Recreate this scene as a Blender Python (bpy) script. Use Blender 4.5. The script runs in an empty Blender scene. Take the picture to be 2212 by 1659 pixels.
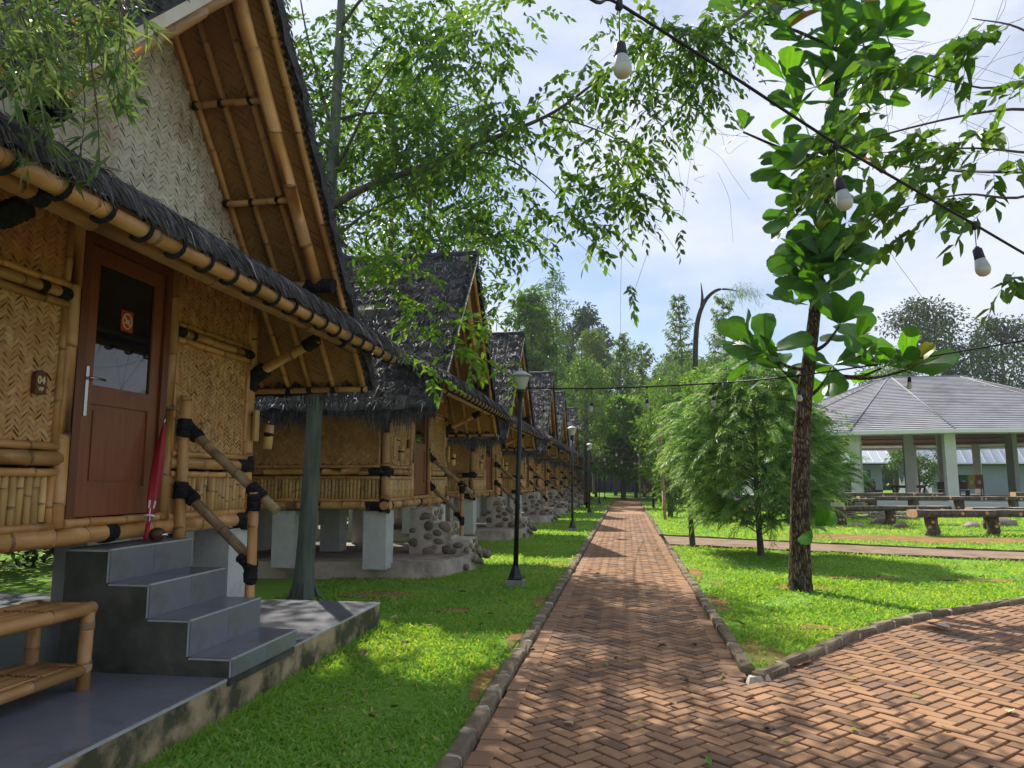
import bpy, math, random
import numpy as np
from mathutils import Vector, Matrix

# ------------------------------------------------------------------ camera, world, sun, exposure
SC = bpy.context.scene
COL = SC.collection
CAM_H = 1.5
PITCH, YAW, FPX = math.radians(7.313), math.radians(8.623), 1609.0
cam_d = bpy.data.cameras.new('camera')
cam_d.sensor_width = 36.0
cam_d.lens = 36.0 * FPX / 2212.0
cam_d.clip_start, cam_d.clip_end = 0.05, 2000.0
cam = bpy.data.objects.new('camera', cam_d)
COL.objects.link(cam)
cam.location = (0, 0, CAM_H)
cam.rotation_euler = (math.radians(90) + PITCH, 0, YAW)
SC.camera = cam

SUN_EL = math.radians(46)
SUN_AZ = np.array([-0.50, 0.866])              # horizontal direction towards the sun
sun_d = bpy.data.lights.new('sun', 'SUN')
sun_d.energy = 4.5
sun_d.angle = math.radians(0.6)
sun_d.color = (1.0, 0.93, 0.80)
sun = bpy.data.objects.new('sun', sun_d)
COL.objects.link(sun)
sdir = Vector((SUN_AZ[0] * math.cos(SUN_EL), SUN_AZ[1] * math.cos(SUN_EL), math.sin(SUN_EL)))
sun.rotation_euler = sdir.to_track_quat('Z', 'Y').to_euler()

W = bpy.data.worlds.new('World')
SC.world = W
W.use_nodes = True
wn, wl = W.node_tree.nodes, W.node_tree.links
wn.clear()
wout = wn.new('ShaderNodeOutputWorld')
wbg = wn.new('ShaderNodeBackground')
sky = wn.new('ShaderNodeTexSky')
sky.sky_type = 'NISHITA'
sky.sun_disc = False
sky.sun_elevation = SUN_EL
sky.sun_rotation = math.atan2(SUN_AZ[0], SUN_AZ[1])
sky.air_density, sky.dust_density, sky.ozone_density = 1.0, 0.7, 2.0
# soft broken cloud: a thin veil mixed over the blue
wtc = wn.new('ShaderNodeTexCoord')
wmap = wn.new('ShaderNodeMapping')
wmap.inputs['Scale'].default_value = (1.1, 1.1, 2.6)
wmap.inputs['Location'].default_value = (0.35, 0.1, 0.2)
wno = wn.new('ShaderNodeTexNoise')
wno.inputs['Scale'].default_value = 2.3
wno.inputs['Detail'].default_value = 7
wno.inputs['Roughness'].default_value = 0.52
wra = wn.new('ShaderNodeValToRGB')
wra.color_ramp.elements[0].position, wra.color_ramp.elements[1].position = 0.38, 0.60
wra.color_ramp.elements[0].color = (0.10, 0.10, 0.10, 1)
wra.color_ramp.elements[1].color = (0.97, 0.97, 0.97, 1)
wmx = wn.new('ShaderNodeMix')
wmx.data_type = 'RGBA'
wmx.inputs[7].default_value = (4.25, 4.5, 5.15, 1)
wl.new(wtc.outputs['Generated'], wmap.inputs['Vector'])
wl.new(wmap.outputs['Vector'], wno.inputs['Vector'])
wl.new(wno.outputs['Fac'], wra.inputs['Fac'])
wl.new(wra.outputs['Color'], wmx.inputs[0])
wdim = wn.new('ShaderNodeMix')
wdim.data_type = 'RGBA'
wdim.blend_type = 'MULTIPLY'
wdim.inputs[0].default_value = 1.0
wdim.inputs[7].default_value = (0.58, 0.60, 0.64, 1)
wl.new(sky.outputs['Color'], wdim.inputs[6])
wl.new(wdim.outputs[2], wmx.inputs[6])
wl.new(wmx.outputs[2], wbg.inputs['Color'])
wbg.inputs['Strength'].default_value = 0.13
wl.new(wbg.outputs['Background'], wout.inputs['Surface'])

SC.view_settings.view_transform = 'Standard'
SC.view_settings.look = 'None'
SC.view_settings.gamma = 1.0
SC.view_settings.use_curve_mapping = False
SC.view_settings.exposure = 0.68
SC.render.engine = 'CYCLES'
SC.cycles.max_bounces = 7
SC.cycles.transparent_max_bounces = 6

# ------------------------------------------------------------------ picture measurement (2212 x 1659 reading of the photograph) -> places
_th, _ps = PITCH, YAW
AX_R = np.array([math.cos(_ps), math.sin(_ps), 0.0])
_fh = np.array([-math.sin(_ps), math.cos(_ps), 0.0])
AX_F = _fh * math.cos(_th) + np.array([0, 0, math.sin(_th)])
AX_U = -_fh * math.sin(_th) + np.array([0, 0, math.cos(_th)])

def at(px, py, y=None, x=None, z=None):
    d = AX_R * (px - 1106) / FPX + AX_U * (829.5 - py) / FPX + AX_F
    o = np.array([0.0, 0.0, CAM_H])
    k, v = (1, y) if y is not None else ((0, x) if x is not None else (2, z))
    return o + d * ((v - o[k]) / d[k])

# ------------------------------------------------------------------ materials
def nodes_of(m):
    m.use_nodes = True
    return m.node_tree.nodes, m.node_tree.links

def mat(name, c1, c2=None, rough=0.6, spec=0.35, scale=6.0, detail=5, tone=False, tone_c=None, bump=0.0, bump_scale=40.0,
        rand=0.0, stain=None, stain_scale=2.0, stain_lo=0.5, stain_hi=0.68, metal=0.0, trans=0.0, trans_c=None, stretch=(1, 1, 1), coat=0.0):
    """noise between c1 and c2; face attribute 'tone' blends to tone_c; object random shifts value; stains of their own shape"""
    m = bpy.data.materials.new(name)
    n, l = nodes_of(m)
    b = n['Principled BSDF']
    out = n['Material Output']
    b.inputs['Roughness'].default_value = rough
    b.inputs['Specular IOR Level'].default_value = spec
    b.inputs['Metallic'].default_value = metal
    if coat:
        b.inputs['Coat Weight'].default_value = coat
    tc = n.new('ShaderNodeTexCoord')
    mp = n.new('ShaderNodeMapping')
    mp.inputs['Scale'].default_value = stretch
    l.new(tc.outputs['Object'], mp.inputs['Vector'])
    vec = mp.outputs['Vector']
    cur = None
    if c2 is not None:
        no = n.new('ShaderNodeTexNoise')
        no.inputs['Scale'].default_value = scale
        no.inputs['Detail'].default_value = detail
        no.inputs['Roughness'].default_value = 0.6
        l.new(vec, no.inputs['Vector'])
        ra = n.new('ShaderNodeValToRGB')
        ra.color_ramp.elements[0].position, ra.color_ramp.elements[1].position = 0.32, 0.68
        ra.color_ramp.elements[0].color, ra.color_ramp.elements[1].color = (*c1, 1), (*c2, 1)
        l.new(no.outputs['Fac'], ra.inputs['Fac'])
        cur = ra.outputs['Color']
    else:
        rgb = n.new('ShaderNodeRGB')
        rgb.outputs[0].default_value = (*c1, 1)
        cur = rgb.outputs[0]
    if tone_c is not None:
        a = n.new('ShaderNodeAttribute')
        a.attribute_name = 'tone'
        mx = n.new('ShaderNodeMix')
        mx.data_type = 'RGBA'
        mx.inputs[7].default_value = (*tone_c, 1)
        l.new(a.outputs['Fac'], mx.inputs[0])
        l.new(cur, mx.inputs[6])
        cur = mx.outputs[2]
    if stain is not None:
        no = n.new('ShaderNodeTexNoise')
        no.inputs['Scale'].default_value = stain_scale
        no.inputs['Detail'].default_value = 6
        no.inputs['Roughness'].default_value = 0.62
        l.new(tc.outputs['Object'], no.inputs['Vector'])
        ra = n.new('ShaderNodeValToRGB')
        ra.color_ramp.elements[0].position, ra.color_ramp.elements[1].position = stain_lo, stain_hi
        l.new(no.outputs['Fac'], ra.inputs['Fac'])
        mx = n.new('ShaderNodeMix')
        mx.data_type = 'RGBA'
        mx.inputs[7].default_value = (*stain, 1)
        l.new(ra.outputs['Color'], mx.inputs[0])
        l.new(cur, mx.inputs[6])
        cur = mx.outputs[2]
    if rand:
        oi = n.new('ShaderNodeObjectInfo')
        mr = n.new('ShaderNodeMapRange')
        mr.inputs[3].default_value, mr.inputs[4].default_value = 1 - rand, 1 + rand
        l.new(oi.outputs['Random'], mr.inputs[0])
        hs = n.new('ShaderNodeHueSaturation')
        l.new(mr.outputs[0], hs.inputs['Value'])
        l.new(cur, hs.inputs['Color'])
        cur = hs.outputs[0]
    l.new(cur, b.inputs['Base Color'])
    if bump:
        no = n.new('ShaderNodeTexNoise')
        no.inputs['Scale'].default_value = bump_scale
        no.inputs['Detail'].default_value = 4
        l.new(vec, no.inputs['Vector'])
        bp = n.new('ShaderNodeBump')
        bp.inputs['Strength'].default_value = bump
        bp.inputs['Distance'].default_value = 0.01
        l.new(no.outputs['Fac'], bp.inputs['Height'])
        l.new(bp.outputs['Normal'], b.inputs['Normal'])
    if trans:
        t = n.new('ShaderNodeBsdfTranslucent')
        if trans_c is None:
            l.new(cur, t.inputs['Color'])
        else:
            mu = n.new('ShaderNodeMix')
            mu.data_type = 'RGBA'
            mu.blend_type = 'MULTIPLY'
            mu.inputs[0].default_value = 1.0
            mu.inputs[7].default_value = (*trans_c, 1)
            l.new(cur, mu.inputs[6])
            l.new(mu.outputs[2], t.inputs['Color'])
        ms = n.new('ShaderNodeMixShader')
        ms.inputs[0].default_value = trans
        l.new(b.outputs[0], ms.inputs[1])
        l.new(t.outputs[0], ms.inputs[2])
        l.new(ms.outputs[0], out.inputs['Surface'])
    return m

def leafmat(name, c1, c2, tone_c, trans=0.42, rough=0.42, spec=0.35, boost=(2.0, 2.1, 0.9), rand=0.0, scale=1.5):
    return mat(name, c1, c2, rough=rough, spec=spec, scale=scale, tone_c=tone_c, trans=trans, trans_c=boost, rand=rand)

M = {}
M['bamboo'] = mat('bamboo', (0.50, 0.245, 0.083), (0.65, 0.355, 0.132), rough=0.33, spec=0.5, scale=5, tone_c=(0.13, 0.066, 0.026), rand=0.20,
                  stain=(0.30, 0.15, 0.06), stain_scale=3.5, stain_lo=0.56, stain_hi=0.78, bump=0.12, bump_scale=30)
M['bamboo_grey'] = mat('bamboo_grey', (0.27, 0.17, 0.09), (0.40, 0.28, 0.16), rough=0.5, spec=0.35, scale=7, tone_c=(0.10, 0.055, 0.03), rand=0.15,
                       stain=(0.13, 0.085, 0.05), stain_scale=5, bump=0.15, bump_scale=30)
M['slat'] = mat('slat', (0.54, 0.32, 0.12), (0.70, 0.46, 0.20), rough=0.42, spec=0.4, scale=9, tone_c=(0.15, 0.075, 0.03), rand=0.24, stretch=(1, 1, .3))
M['weave'] = mat('weave', (0.43, 0.208, 0.073), (0.57, 0.300, 0.112), rough=0.48, spec=0.35, scale=4, tone_c=(0.66, 0.44, 0.22), bump=0.1,
                 stain=(0.30, 0.15, 0.06), stain_scale=3.0, stain_lo=0.58, stain_hi=0.8)
M['weave_pale'] = mat('weave_pale', (0.54, 0.485, 0.405), (0.68, 0.62, 0.53), rough=0.45, spec=0.4, scale=3, tone_c=(0.78, 0.75, 0.68), bump=0.1,
                      stain=(0.42, 0.30, 0.20), stain_scale=1.3, stain_lo=0.52, stain_hi=0.75)
M['weave_roof'] = mat('weave_roof', (0.28, 0.135, 0.046), (0.40, 0.205, 0.074), rough=0.6, spec=0.25, scale=3, tone_c=(0.38, 0.20, 0.08))
M['weave_back'] = mat('weave_back', (0.075, 0.038, 0.016))
M['weave_back_pale'] = mat('weave_back_pale', (0.17, 0.145, 0.115))
M['rope'] = mat('rope', (0.010, 0.010, 0.012), (0.028, 0.027, 0.03), rough=0.85, spec=0.2, scale=25, bump=0.6, bump_scale=120)
M['wood'] = mat('wood', (0.195, 0.058, 0.024), (0.27, 0.086, 0.036), rough=0.38, spec=0.4, scale=5, stretch=(6, 6, .5), bump=0.05, stain=(0.10, 0.035, 0.02), stain_scale=1.6, stain_lo=.55, stain_hi=.8)
M['wood_dark'] = mat('wood_dark', (0.13, 0.036, 0.015), (0.18, 0.052, 0.022), rough=0.4, spec=0.4, scale=5, stretch=(6, 6, .5))
M['glass_dark'] = mat('glass_dark', (0.006, 0.007, 0.009), rough=0.03, spec=0.85)
M['steel'] = mat('steel', (0.55, 0.55, 0.55), rough=0.22, metal=1.0)
M['thatch'] = mat('thatch', (0.025, 0.025, 0.031), (0.075, 0.075, 0.088), rough=0.75, spec=0.3, scale=9, tone_c=(0.34, 0.29, 0.25), bump=0.6, bump_scale=60)
M['thatch_fibre'] = mat('thatch_fibre', (0.026, 0.025, 0.030), (0.105, 0.102, 0.118), rough=0.62, spec=0.35, scale=7, tone_c=(0.44, 0.38, 0.32))
M['concrete'] = mat('concrete', (0.24, 0.24, 0.225), (0.36, 0.36, 0.34), rough=0.85, spec=0.2, scale=5, bump=0.3, bump_scale=60,
                    stain=(0.13, 0.125, 0.11), stain_scale=2.6, stain_lo=.5, stain_hi=.72)
M['pier_white'] = mat('pier_white', (0.48, 0.48, 0.46), (0.60, 0.60, 0.58), rough=0.8, spec=0.2, scale=4, bump=0.25, bump_scale=70,
                      stain=(0.22, 0.21, 0.19), stain_scale=2.4, stain_lo=.52, stain_hi=.75)
M['cement_side'] = mat('cement_side', (0.06, 0.06, 0.048), (0.125, 0.12, 0.10), rough=0.8, spec=0.25, scale=3.5, bump=0.2, bump_scale=50,
                       stain=(0.03, 0.034, 0.024), stain_scale=1.8, stain_lo=.48, stain_hi=.7)
M['slab'] = mat('slab', (0.40, 0.33, 0.265), (0.52, 0.44, 0.36), rough=0.85, spec=0.2, scale=3, bump=0.3, bump_scale=40,
                stain=(0.17, 0.145, 0.12), stain_scale=1.8, stain_lo=.5, stain_hi=.75)
M['slab_edge'] = mat('slab_edge', (0.36, 0.26, 0.15), (0.50, 0.38, 0.24), rough=0.9, spec=0.15, scale=6, bump=0.5, bump_scale=35,
                     stain=(0.085, 0.085, 0.05), stain_scale=3.2, stain_lo=.42, stain_hi=.58)
M['tile'] = mat('tile', (0.15, 0.16, 0.195), (0.21, 0.22, 0.26), rough=0.30, spec=0.5, scale=2.2, rand=0.06, stain=(0.115, 0.11, 0.105), stain_scale=2.3, stain_lo=.5, stain_hi=.72, bump=.04)
M['grout'] = mat('grout', (0.36, 0.37, 0.38), (0.46, 0.47, 0.48), rough=0.8, scale=20)
M['mortar'] = mat('mortar', (0.50, 0.44, 0.36), (0.62, 0.56, 0.47), rough=0.9, spec=0.2, scale=8, bump=0.6, bump_scale=40, stain=(0.22, 0.18, 0.13), stain_scale=3)
M['stone'] = mat('stone', (0.15, 0.115, 0.082), (0.28, 0.235, 0.185), rough=0.6, spec=0.35, scale=3, rand=0.4, bump=0.2, bump_scale=30)
M['stone_black'] = mat('stone_black', (0.006, 0.006, 0.012), rough=0.45)
M['red'] = mat('red', (0.30, 0.012, 0.022), (0.40, 0.02, 0.035), rough=0.5, scale=4, tone_c=(0.75, 0.72, 0.72))
M['sign_red'] = mat('sign_red', (0.42, 0.03, 0.02), rough=0.5)
M['cream'] = mat('cream', (0.70, 0.58, 0.36), rough=0.6)
M['plaque'] = mat('plaque', (0.11, 0.035, 0.018), (0.16, 0.055, 0.03), rough=0.5, scale=8)
M['black_metal'] = mat('black_metal', (0.008, 0.008, 0.010), rough=0.35, spec=0.5)
M['cable'] = mat('cable', (0.008, 0.008, 0.009), rough=0.6)
M['socket'] = mat('socket', (0.012, 0.012, 0.016), rough=0.5)
M['bulb'] = mat('bulb', (0.52, 0.50, 0.44), rough=0.25, spec=0.5, tone_c=(0.36, 0.38, 0.40))
M['lamp_glass'] = mat('lamp_glass', (0.80, 0.82, 0.78), rough=0.15, spec=0.6, trans=0.5)
M['lamp_cap'] = mat('lamp_cap', (0.42, 0.43, 0.42), rough=0.4)
M['brick'] = mat('brick', (0.335, 0.176, 0.090), (0.445, 0.258, 0.143), rough=0.8, spec=0.2, scale=2.2, tone_c=(0.135, 0.088, 0.066), bump=0.25, bump_scale=90, rand=0.10,
                 stain=(0.20, 0.135, 0.10), stain_scale=0.9, stain_lo=.5, stain_hi=.72)
M['brick_bed'] = mat('brick_bed', (0.018, 0.014, 0.011), (0.045, 0.034, 0.027), rough=0.95, spec=0.1, scale=14, bump=0.5, bump_scale=60)
M['kerb'] = mat('kerb', (0.16, 0.125, 0.082), (0.27, 0.215, 0.145), rough=0.9, spec=0.15, scale=6, rand=0.2, bump=0.5, bump_scale=40, stain=(0.075, 0.07, 0.04), stain_scale=4)
M['kerb_joint'] = mat('kerb_joint', (0.40, 0.34, 0.26), (0.54, 0.47, 0.37), rough=0.9, spec=0.15, scale=14, bump=0.4, bump_scale=60, stain=(.2, .17, .12), stain_scale=5, stain_lo=.5)
M['sidepath'] = mat('sidepath', (0.21, 0.145, 0.10), (0.31, 0.225, 0.165), rough=0.9, spec=0.15, scale=3, bump=0.4, bump_scale=40, stain=(0.15, 0.11, 0.08), stain_scale=.9)
M['grass'] = leafmat('grass', (0.125, 0.32, 0.048), (0.205, 0.42, 0.062), (0.44, 0.52, 0.20), trans=0.45, rough=0.5, boost=(2.1, 1.65, .55), scale=0.7)
M['ground'] = mat('ground', (0.115, 0.25, 0.034), (0.185, 0.33, 0.046), rough=0.95, spec=0.1, scale=0.55, detail=9, bump=0.6, bump_scale=25,
                  stain=(0.20, 0.15, 0.06), stain_scale=0.5, stain_lo=.56, stain_hi=.68)
M['soil'] = mat('soil', (0.25, 0.125, 0.055), (0.36, 0.20, 0.09), rough=0.95, spec=0.1, scale=4, bump=0.4, stain=(0.13, 0.16, 0.04), stain_scale=2.2, stain_lo=.46, stain_hi=.62)
M['leaf_tall'] = leafmat('leaf_tall', (0.034, 0.092, 0.014), (0.070, 0.155, 0.022), (0.20, 0.30, 0.04), trans=0.40, boost=(1.7, 1.8, .8))
M['leaf_bright'] = leafmat('leaf_bright', (0.070, 0.185, 0.018), (0.13, 0.27, 0.025), (0.24, 0.32, 0.05), trans=0.45, boost=(1.7, 1.7, .8))
M['leaf_far'] = leafmat('leaf_far', (0.036, 0.092, 0.020), (0.075, 0.150, 0.034), (0.20, 0.29, 0.06), trans=0.30, rough=.5)
M['leaf_dark'] = leafmat('leaf_dark', (0.018, 0.045, 0.018), (0.040, 0.078, 0.028), (0.08, 0.13, 0.04), trans=0.2, rough=.5)
M['leaf_yellow'] = leafmat('leaf_yellow', (0.085, 0.135, 0.014), (0.14, 0.19, 0.02), (0.05, 0.09, 0.015), trans=0.35)
M['leaf_bottle'] = leafmat('leaf_bottle', (0.048, 0.105, 0.036), (0.095, 0.165, 0.055), (0.32, 0.36, 0.13), trans=0.35, boost=(1.5, 1.6, .9))
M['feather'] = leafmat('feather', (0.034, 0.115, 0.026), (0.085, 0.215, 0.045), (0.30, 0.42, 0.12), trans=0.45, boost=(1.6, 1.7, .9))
M['leaf_orange'] = leafmat('leaf_orange', (0.42, 0.16, 0.02), (0.52, 0.24, 0.03), (0.3, 0.1, 0.02), trans=.4, boost=(1.3, 1.1, .8))
M['leaf_yel'] = leafmat('leaf_yel', (0.30, 0.27, 0.03), (0.24, 0.28, 0.03), (0.3, 0.2, 0.02), trans=.4, boost=(1.4, 1.3, .8))
M['leaf_dry'] = mat('leaf_dry', (0.16, 0.10, 0.055), (0.30, 0.20, 0.11), rough=0.7, scale=5, rand=0.5)
M['leaf_pale'] = mat('leaf_pale', (0.50, 0.40, 0.26), (0.60, 0.50, 0.34), rough=0.6, scale=7)
def barkmat():
    m = bpy.data.materials.new('bark')
    n, l = nodes_of(m)
    b = n['Principled BSDF']
    b.inputs['Roughness'].default_value = .95
    b.inputs['Specular IOR Level'].default_value = .1
    tc = n.new('ShaderNodeTexCoord')
    mp = n.new('ShaderNodeMapping')
    mp.inputs['Scale'].default_value = (30, 30, 7)
    no = n.new('ShaderNodeTexNoise')
    no.inputs['Scale'].default_value = 5
    no.inputs['Detail'].default_value = 5
    ad = n.new('ShaderNodeMix')
    ad.data_type = 'VECTOR'
    ad.inputs[0].default_value = .12
    l.new(tc.outputs['Object'], mp.inputs['Vector'])
    l.new(tc.outputs['Object'], no.inputs['Vector'])
    v = n.new('ShaderNodeTexVoronoi')
    v.feature = 'DISTANCE_TO_EDGE'
    v.inputs['Scale'].default_value = 1.0
    mx = n.new('ShaderNodeVectorMath')
    mx.operation = 'MULTIPLY_ADD'
    mx.inputs[1].default_value = (2.5, 2.5, 2.5)
    l.new(no.outputs['Color'], mx.inputs[0])
    l.new(mp.outputs['Vector'], mx.inputs[2])
    l.new(mx.outputs[0], v.inputs['Vector'])
    ra = n.new('ShaderNodeValToRGB')
    e = ra.color_ramp.elements
    e[0].position, e[1].position = .02, .30
    e[0].color, e[1].color = (.035, .024, .018, 1), (.22, .175, .135, 1)
    k = e.new(.12)
    k.color = (.10, .072, .052, 1)
    l.new(v.outputs['Distance'], ra.inputs['Fac'])
    n2 = n.new('ShaderNodeTexNoise')
    n2.inputs['Scale'].default_value = 9
    n2.inputs['Detail'].default_value = 6
    l.new(tc.outputs['Object'], n2.inputs['Vector'])
    r2 = n.new('ShaderNodeValToRGB')
    r2.color_ramp.elements[0].position, r2.color_ramp.elements[1].position = .3, .7
    r2.color_ramp.elements[0].color, r2.color_ramp.elements[1].color = (.45, .42, .40, 1), (1.25, 1.2, 1.15, 1)
    l.new(n2.outputs['Fac'], r2.inputs['Fac'])
    mu = n.new('ShaderNodeMix')
    mu.data_type = 'RGBA'
    mu.blend_type = 'MULTIPLY'
    mu.inputs[0].default_value = 1
    l.new(ra.outputs['Color'], mu.inputs[6])
    l.new(r2.outputs['Color'], mu.inputs[7])
    l.new(mu.outputs[2], b.inputs['Base Color'])
    bp = n.new('ShaderNodeBump')
    bp.inputs['Strength'].default_value = .9
    bp.inputs['Distance'].default_value = .02
    l.new(v.outputs['Distance'], bp.inputs['Height'])
    l.new(bp.outputs['Normal'], b.inputs['Normal'])
    return m
M['bark'] = barkmat()
M['bark_smooth'] = mat('bark_smooth', (0.055, 0.082, 0.070), (0.15, 0.165, 0.135), rough=0.55, spec=0.3, scale=4, stretch=(2.5, 2.5, .35),
                       stain=(0.22, 0.16, 0.10), stain_scale=2.6, stain_lo=.6, stain_hi=.75, bump=0.15, bump_scale=14)
M['bark_grey'] = mat('bark_grey', (0.075, 0.062, 0.050), (0.15, 0.13, 0.11), rough=0.9, spec=0.1, scale=9, stretch=(1, 1, .3), bump=0.5, bump_scale=25)
M['bark_dark'] = mat('bark_dark', (0.028, 0.022, 0.017), (0.060, 0.048, 0.036), rough=0.9, spec=0.1, scale=9, stretch=(1, 1, .3))
M['log_bark'] = mat('log_bark', (0.055, 0.040, 0.032), (0.15, 0.115, 0.09), rough=0.95, spec=0.1, scale=11, rand=.15, bump=0.9, bump_scale=25, stretch=(1, 1, .5))
M['log_top'] = mat('log_top', (0.26, 0.215, 0.175), (0.40, 0.35, 0.30), rough=0.8, scale=6, stretch=(.4, 1, 1), stain=(.16, .12, .09), stain_scale=2)
M['log_cut'] = mat('log_cut', (0.48, 0.24, 0.13), (0.60, 0.38, 0.24), rough=0.8, scale=9)
M['shingle'] = mat('shingle', (0.27, 0.28, 0.31), (0.34, 0.35, 0.385), rough=0.75, spec=0.25, scale=1.6, bump=0.2, bump_scale=20, stain=(0.20, 0.20, 0.22), stain_scale=.6)
M['column'] = mat('column', (0.58, 0.575, 0.55), (0.67, 0.665, 0.64), rough=0.8, scale=1.5)
M['ceiling_wood'] = mat('ceiling_wood', (0.11, 0.05, 0.03), (0.16, 0.075, 0.045), rough=0.7, scale=3)
M['wall_blue'] = mat('wall_blue', (0.30, 0.335, 0.43), (0.36, 0.395, 0.49), rough=0.85, scale=.5)
M['metal_roof'] = mat('metal_roof', (0.58, 0.62, 0.70), (0.66, 0.70, 0.78), rough=0.5, scale=.4)
M['white'] = mat('white', (0.72, 0.72, 0.70), rough=0.6)
M['teal'] = mat('teal', (0.02, 0.14, 0.20), rough=0.5)
M['net'] = mat('net', (0.012, 0.016, 0.022), (0.022, 0.028, 0.036), rough=0.8, scale=.6)
M['green_bin'] = mat('green_bin', (0.03, 0.26, 0.09), rough=0.4)
M['yellow_bin'] = mat('yellow_bin', (0.62, 0.48, 0.06), rough=0.4)
M['red_bin'] = mat('red_bin', (0.42, 0.09, 0.05), rough=0.4)
M['furniture'] = mat('furniture', (0.06, 0.028, 0.018), (0.10, 0.05, 0.03), rough=0.5, scale=5)

# ------------------------------------------------------------------ mesh tools
RNG = np.random.default_rng(4)

class MB:
    """collects geometry; build() links it as ONE mesh object"""
    def __init__(self):
        self.v, self.f, self.t, self.m, self.n = [], [], [], [], 0
        self.smooth = []
    def add(self, V, F, tone=0.0, mi=0, smooth=False):
        V = np.asarray(V, float).reshape(-1, 3)
        F = np.asarray(F, int)
        self.v.append(V)
        self.f.append(F + self.n)
        k = len(F)
        self.t.append(np.broadcast_to(np.asarray(tone, float), (k,)).copy())
        self.m.append(np.full(k, mi, int))
        self.smooth.append(np.full(k, smooth, bool))
        self.n += len(V)
        return self
    def box(self, c, s, rz=0.0, tone=0.0, mi=0, jit=0.0, top=1.0, rot=None):
        x, y, z = s[0] / 2, s[1] / 2, s[2] / 2
        V = np.array([[-x, -y, -z], [x, -y, -z], [x, y, -z], [-x, y, -z], [-x * top, -y * top, z], [x * top, -y * top, z], [x * top, y * top, z], [-x * top, y * top, z]])
        if jit:
            V = V + RNG.uniform(-jit, jit, V.shape)
        if rot is not None:
            V = V @ np.asarray(rot).T
        if rz:
            cc, ss = math.cos(rz), math.sin(rz)
            V = V @ np.array([[cc, ss, 0], [-ss, cc, 0], [0, 0, 1]])
        F = [[0, 3, 2, 1], [4, 5, 6, 7], [0, 1, 5, 4], [1, 2, 6, 5], [2, 3, 7, 6], [3, 0, 4, 7]]
        return self.add(V + np.asarray(c), F, tone, mi)
    def tube(self, P, R, k=10, tone=0.0, mi=0, cap=True, smooth=True, tones=None, ref=None, squash=None):
        P = np.asarray(P, float)
        n = len(P)
        R = np.broadcast_to(np.asarray(R, float), (n,))
        T = np.gradient(P, axis=0)
        T /= np.linalg.norm(T, axis=1)[:, None] + 1e-12
        ref = np.array(ref if ref is not None else ([0, 0, 1.0] if abs(T[0][2]) < 0.85 else [1.0, 0, 0]))
        A = np.cross(T, ref)
        A /= np.linalg.norm(A, axis=1)[:, None] + 1e-12
        B = np.cross(T, A)
        a = np.linspace(0, 2 * math.pi, k, endpoint=False)
        sq = squash if squash is not None else 1.0
        V = P[:, None, :] + R[:, None, None] * (np.cos(a)[None, :, None] * A[:, None, :] + sq * np.sin(a)[None, :, None] * B[:, None, :])
        idx = np.arange(n * k).reshape(n, k)
        nx = np.roll(idx, -1, axis=1)
        F = np.stack([idx[:-1], nx[:-1], nx[1:], idx[1:]], -1).reshape(-1, 4)
        tn = tone if tones is None else np.repeat(np.asarray(tones)[:n - 1], k)
        base = self.n
        self.add(V.reshape(-1, 3), F, tn, mi, smooth)
        if cap:
            for ring, pt, flip in ((idx[0], P[0], True), (idx[-1], P[-1], False)):
                c = self.n
                self.v.append(pt[None, :])
                r2 = np.roll(ring, -1)
                tri = np.stack([np.full(k, c), base + (ring if not flip else r2), base + (r2 if not flip else ring)], -1)
                self.f.append(tri)
                self.t.append(np.full(k, tone if np.isscalar(tone) else 0.0))
                self.m.append(np.full(k, mi, int))
                self.smooth.append(np.full(k, False))
                self.n += 1
        return self
    def bamboo(self, p0, p1, d, k=10, spacing=0.32, mi=0, seed=None):
        p0, p1 = np.asarray(p0, float), np.asarray(p1, float)
        L = np.linalg.norm(p1 - p0)
        r = d / 2
        s0 = RNG.uniform(0.06, max(0.07, spacing * 0.9))
        st, rr, tn = [0.0], [r], []
        x = s0
        while x < L - 0.03:
            st += [x - 0.016, x - 0.004, x + 0.004, x + 0.014]
            rr += [r * 0.97, r * 1.06, r * 1.07, r * 0.985]
            x += spacing * RNG.uniform(0.8, 1.25)
        st.append(L)
        rr.append(r)
        st, rr = np.array(st), np.array(rr)
        o = np.argsort(st)
        st, rr = st[o], rr[o]
        seg = np.diff(st)
        tones = np.where(seg < 0.0085, 0.85, np.where(seg < 0.02, 0.25, 0.0))
        base = RNG.uniform(0, 0.18)
        tones = np.clip(tones + base * (tones == 0), 0, 1)
        P = p0[None, :] + (p1 - p0)[None, :] * (st / max(L, 1e-6))[:, None]
        wob = RNG.normal(0, 0.0025, (len(st), 3))
        wob[0] = wob[-1] = 0
        if len(st) < 3:
            P = np.linspace(p0, p1, 3)
            rr = np.full(3, r)
            tones = np.zeros(2)
            wob = np.zeros((3, 3))
        return self.tube(P + wob, rr, k, 0.3, mi, True, True, tones=np.append(tones, 0))
    def lathe(self, prof, c=(0, 0, 0), k=16, mi=0, tone=0.0, smooth=True):
        prof = np.asarray(prof, float)
        a = np.linspace(0, 2 * math.pi, k, endpoint=False)
        V = np.stack([prof[:, None, 0] * np.cos(a), prof[:, None, 0] * np.sin(a), np.broadcast_to(prof[:, None, 1], (len(prof), k))], -1) + np.asarray(c)
        idx = np.arange(len(prof) * k).reshape(len(prof), k)
        nx = np.roll(idx, -1, axis=1)
        F = np.stack([idx[:-1], nx[:-1], nx[1:], idx[1:]], -1).reshape(-1, 4)
        return self.add(V.reshape(-1, 3), F, tone, mi, smooth)
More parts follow.
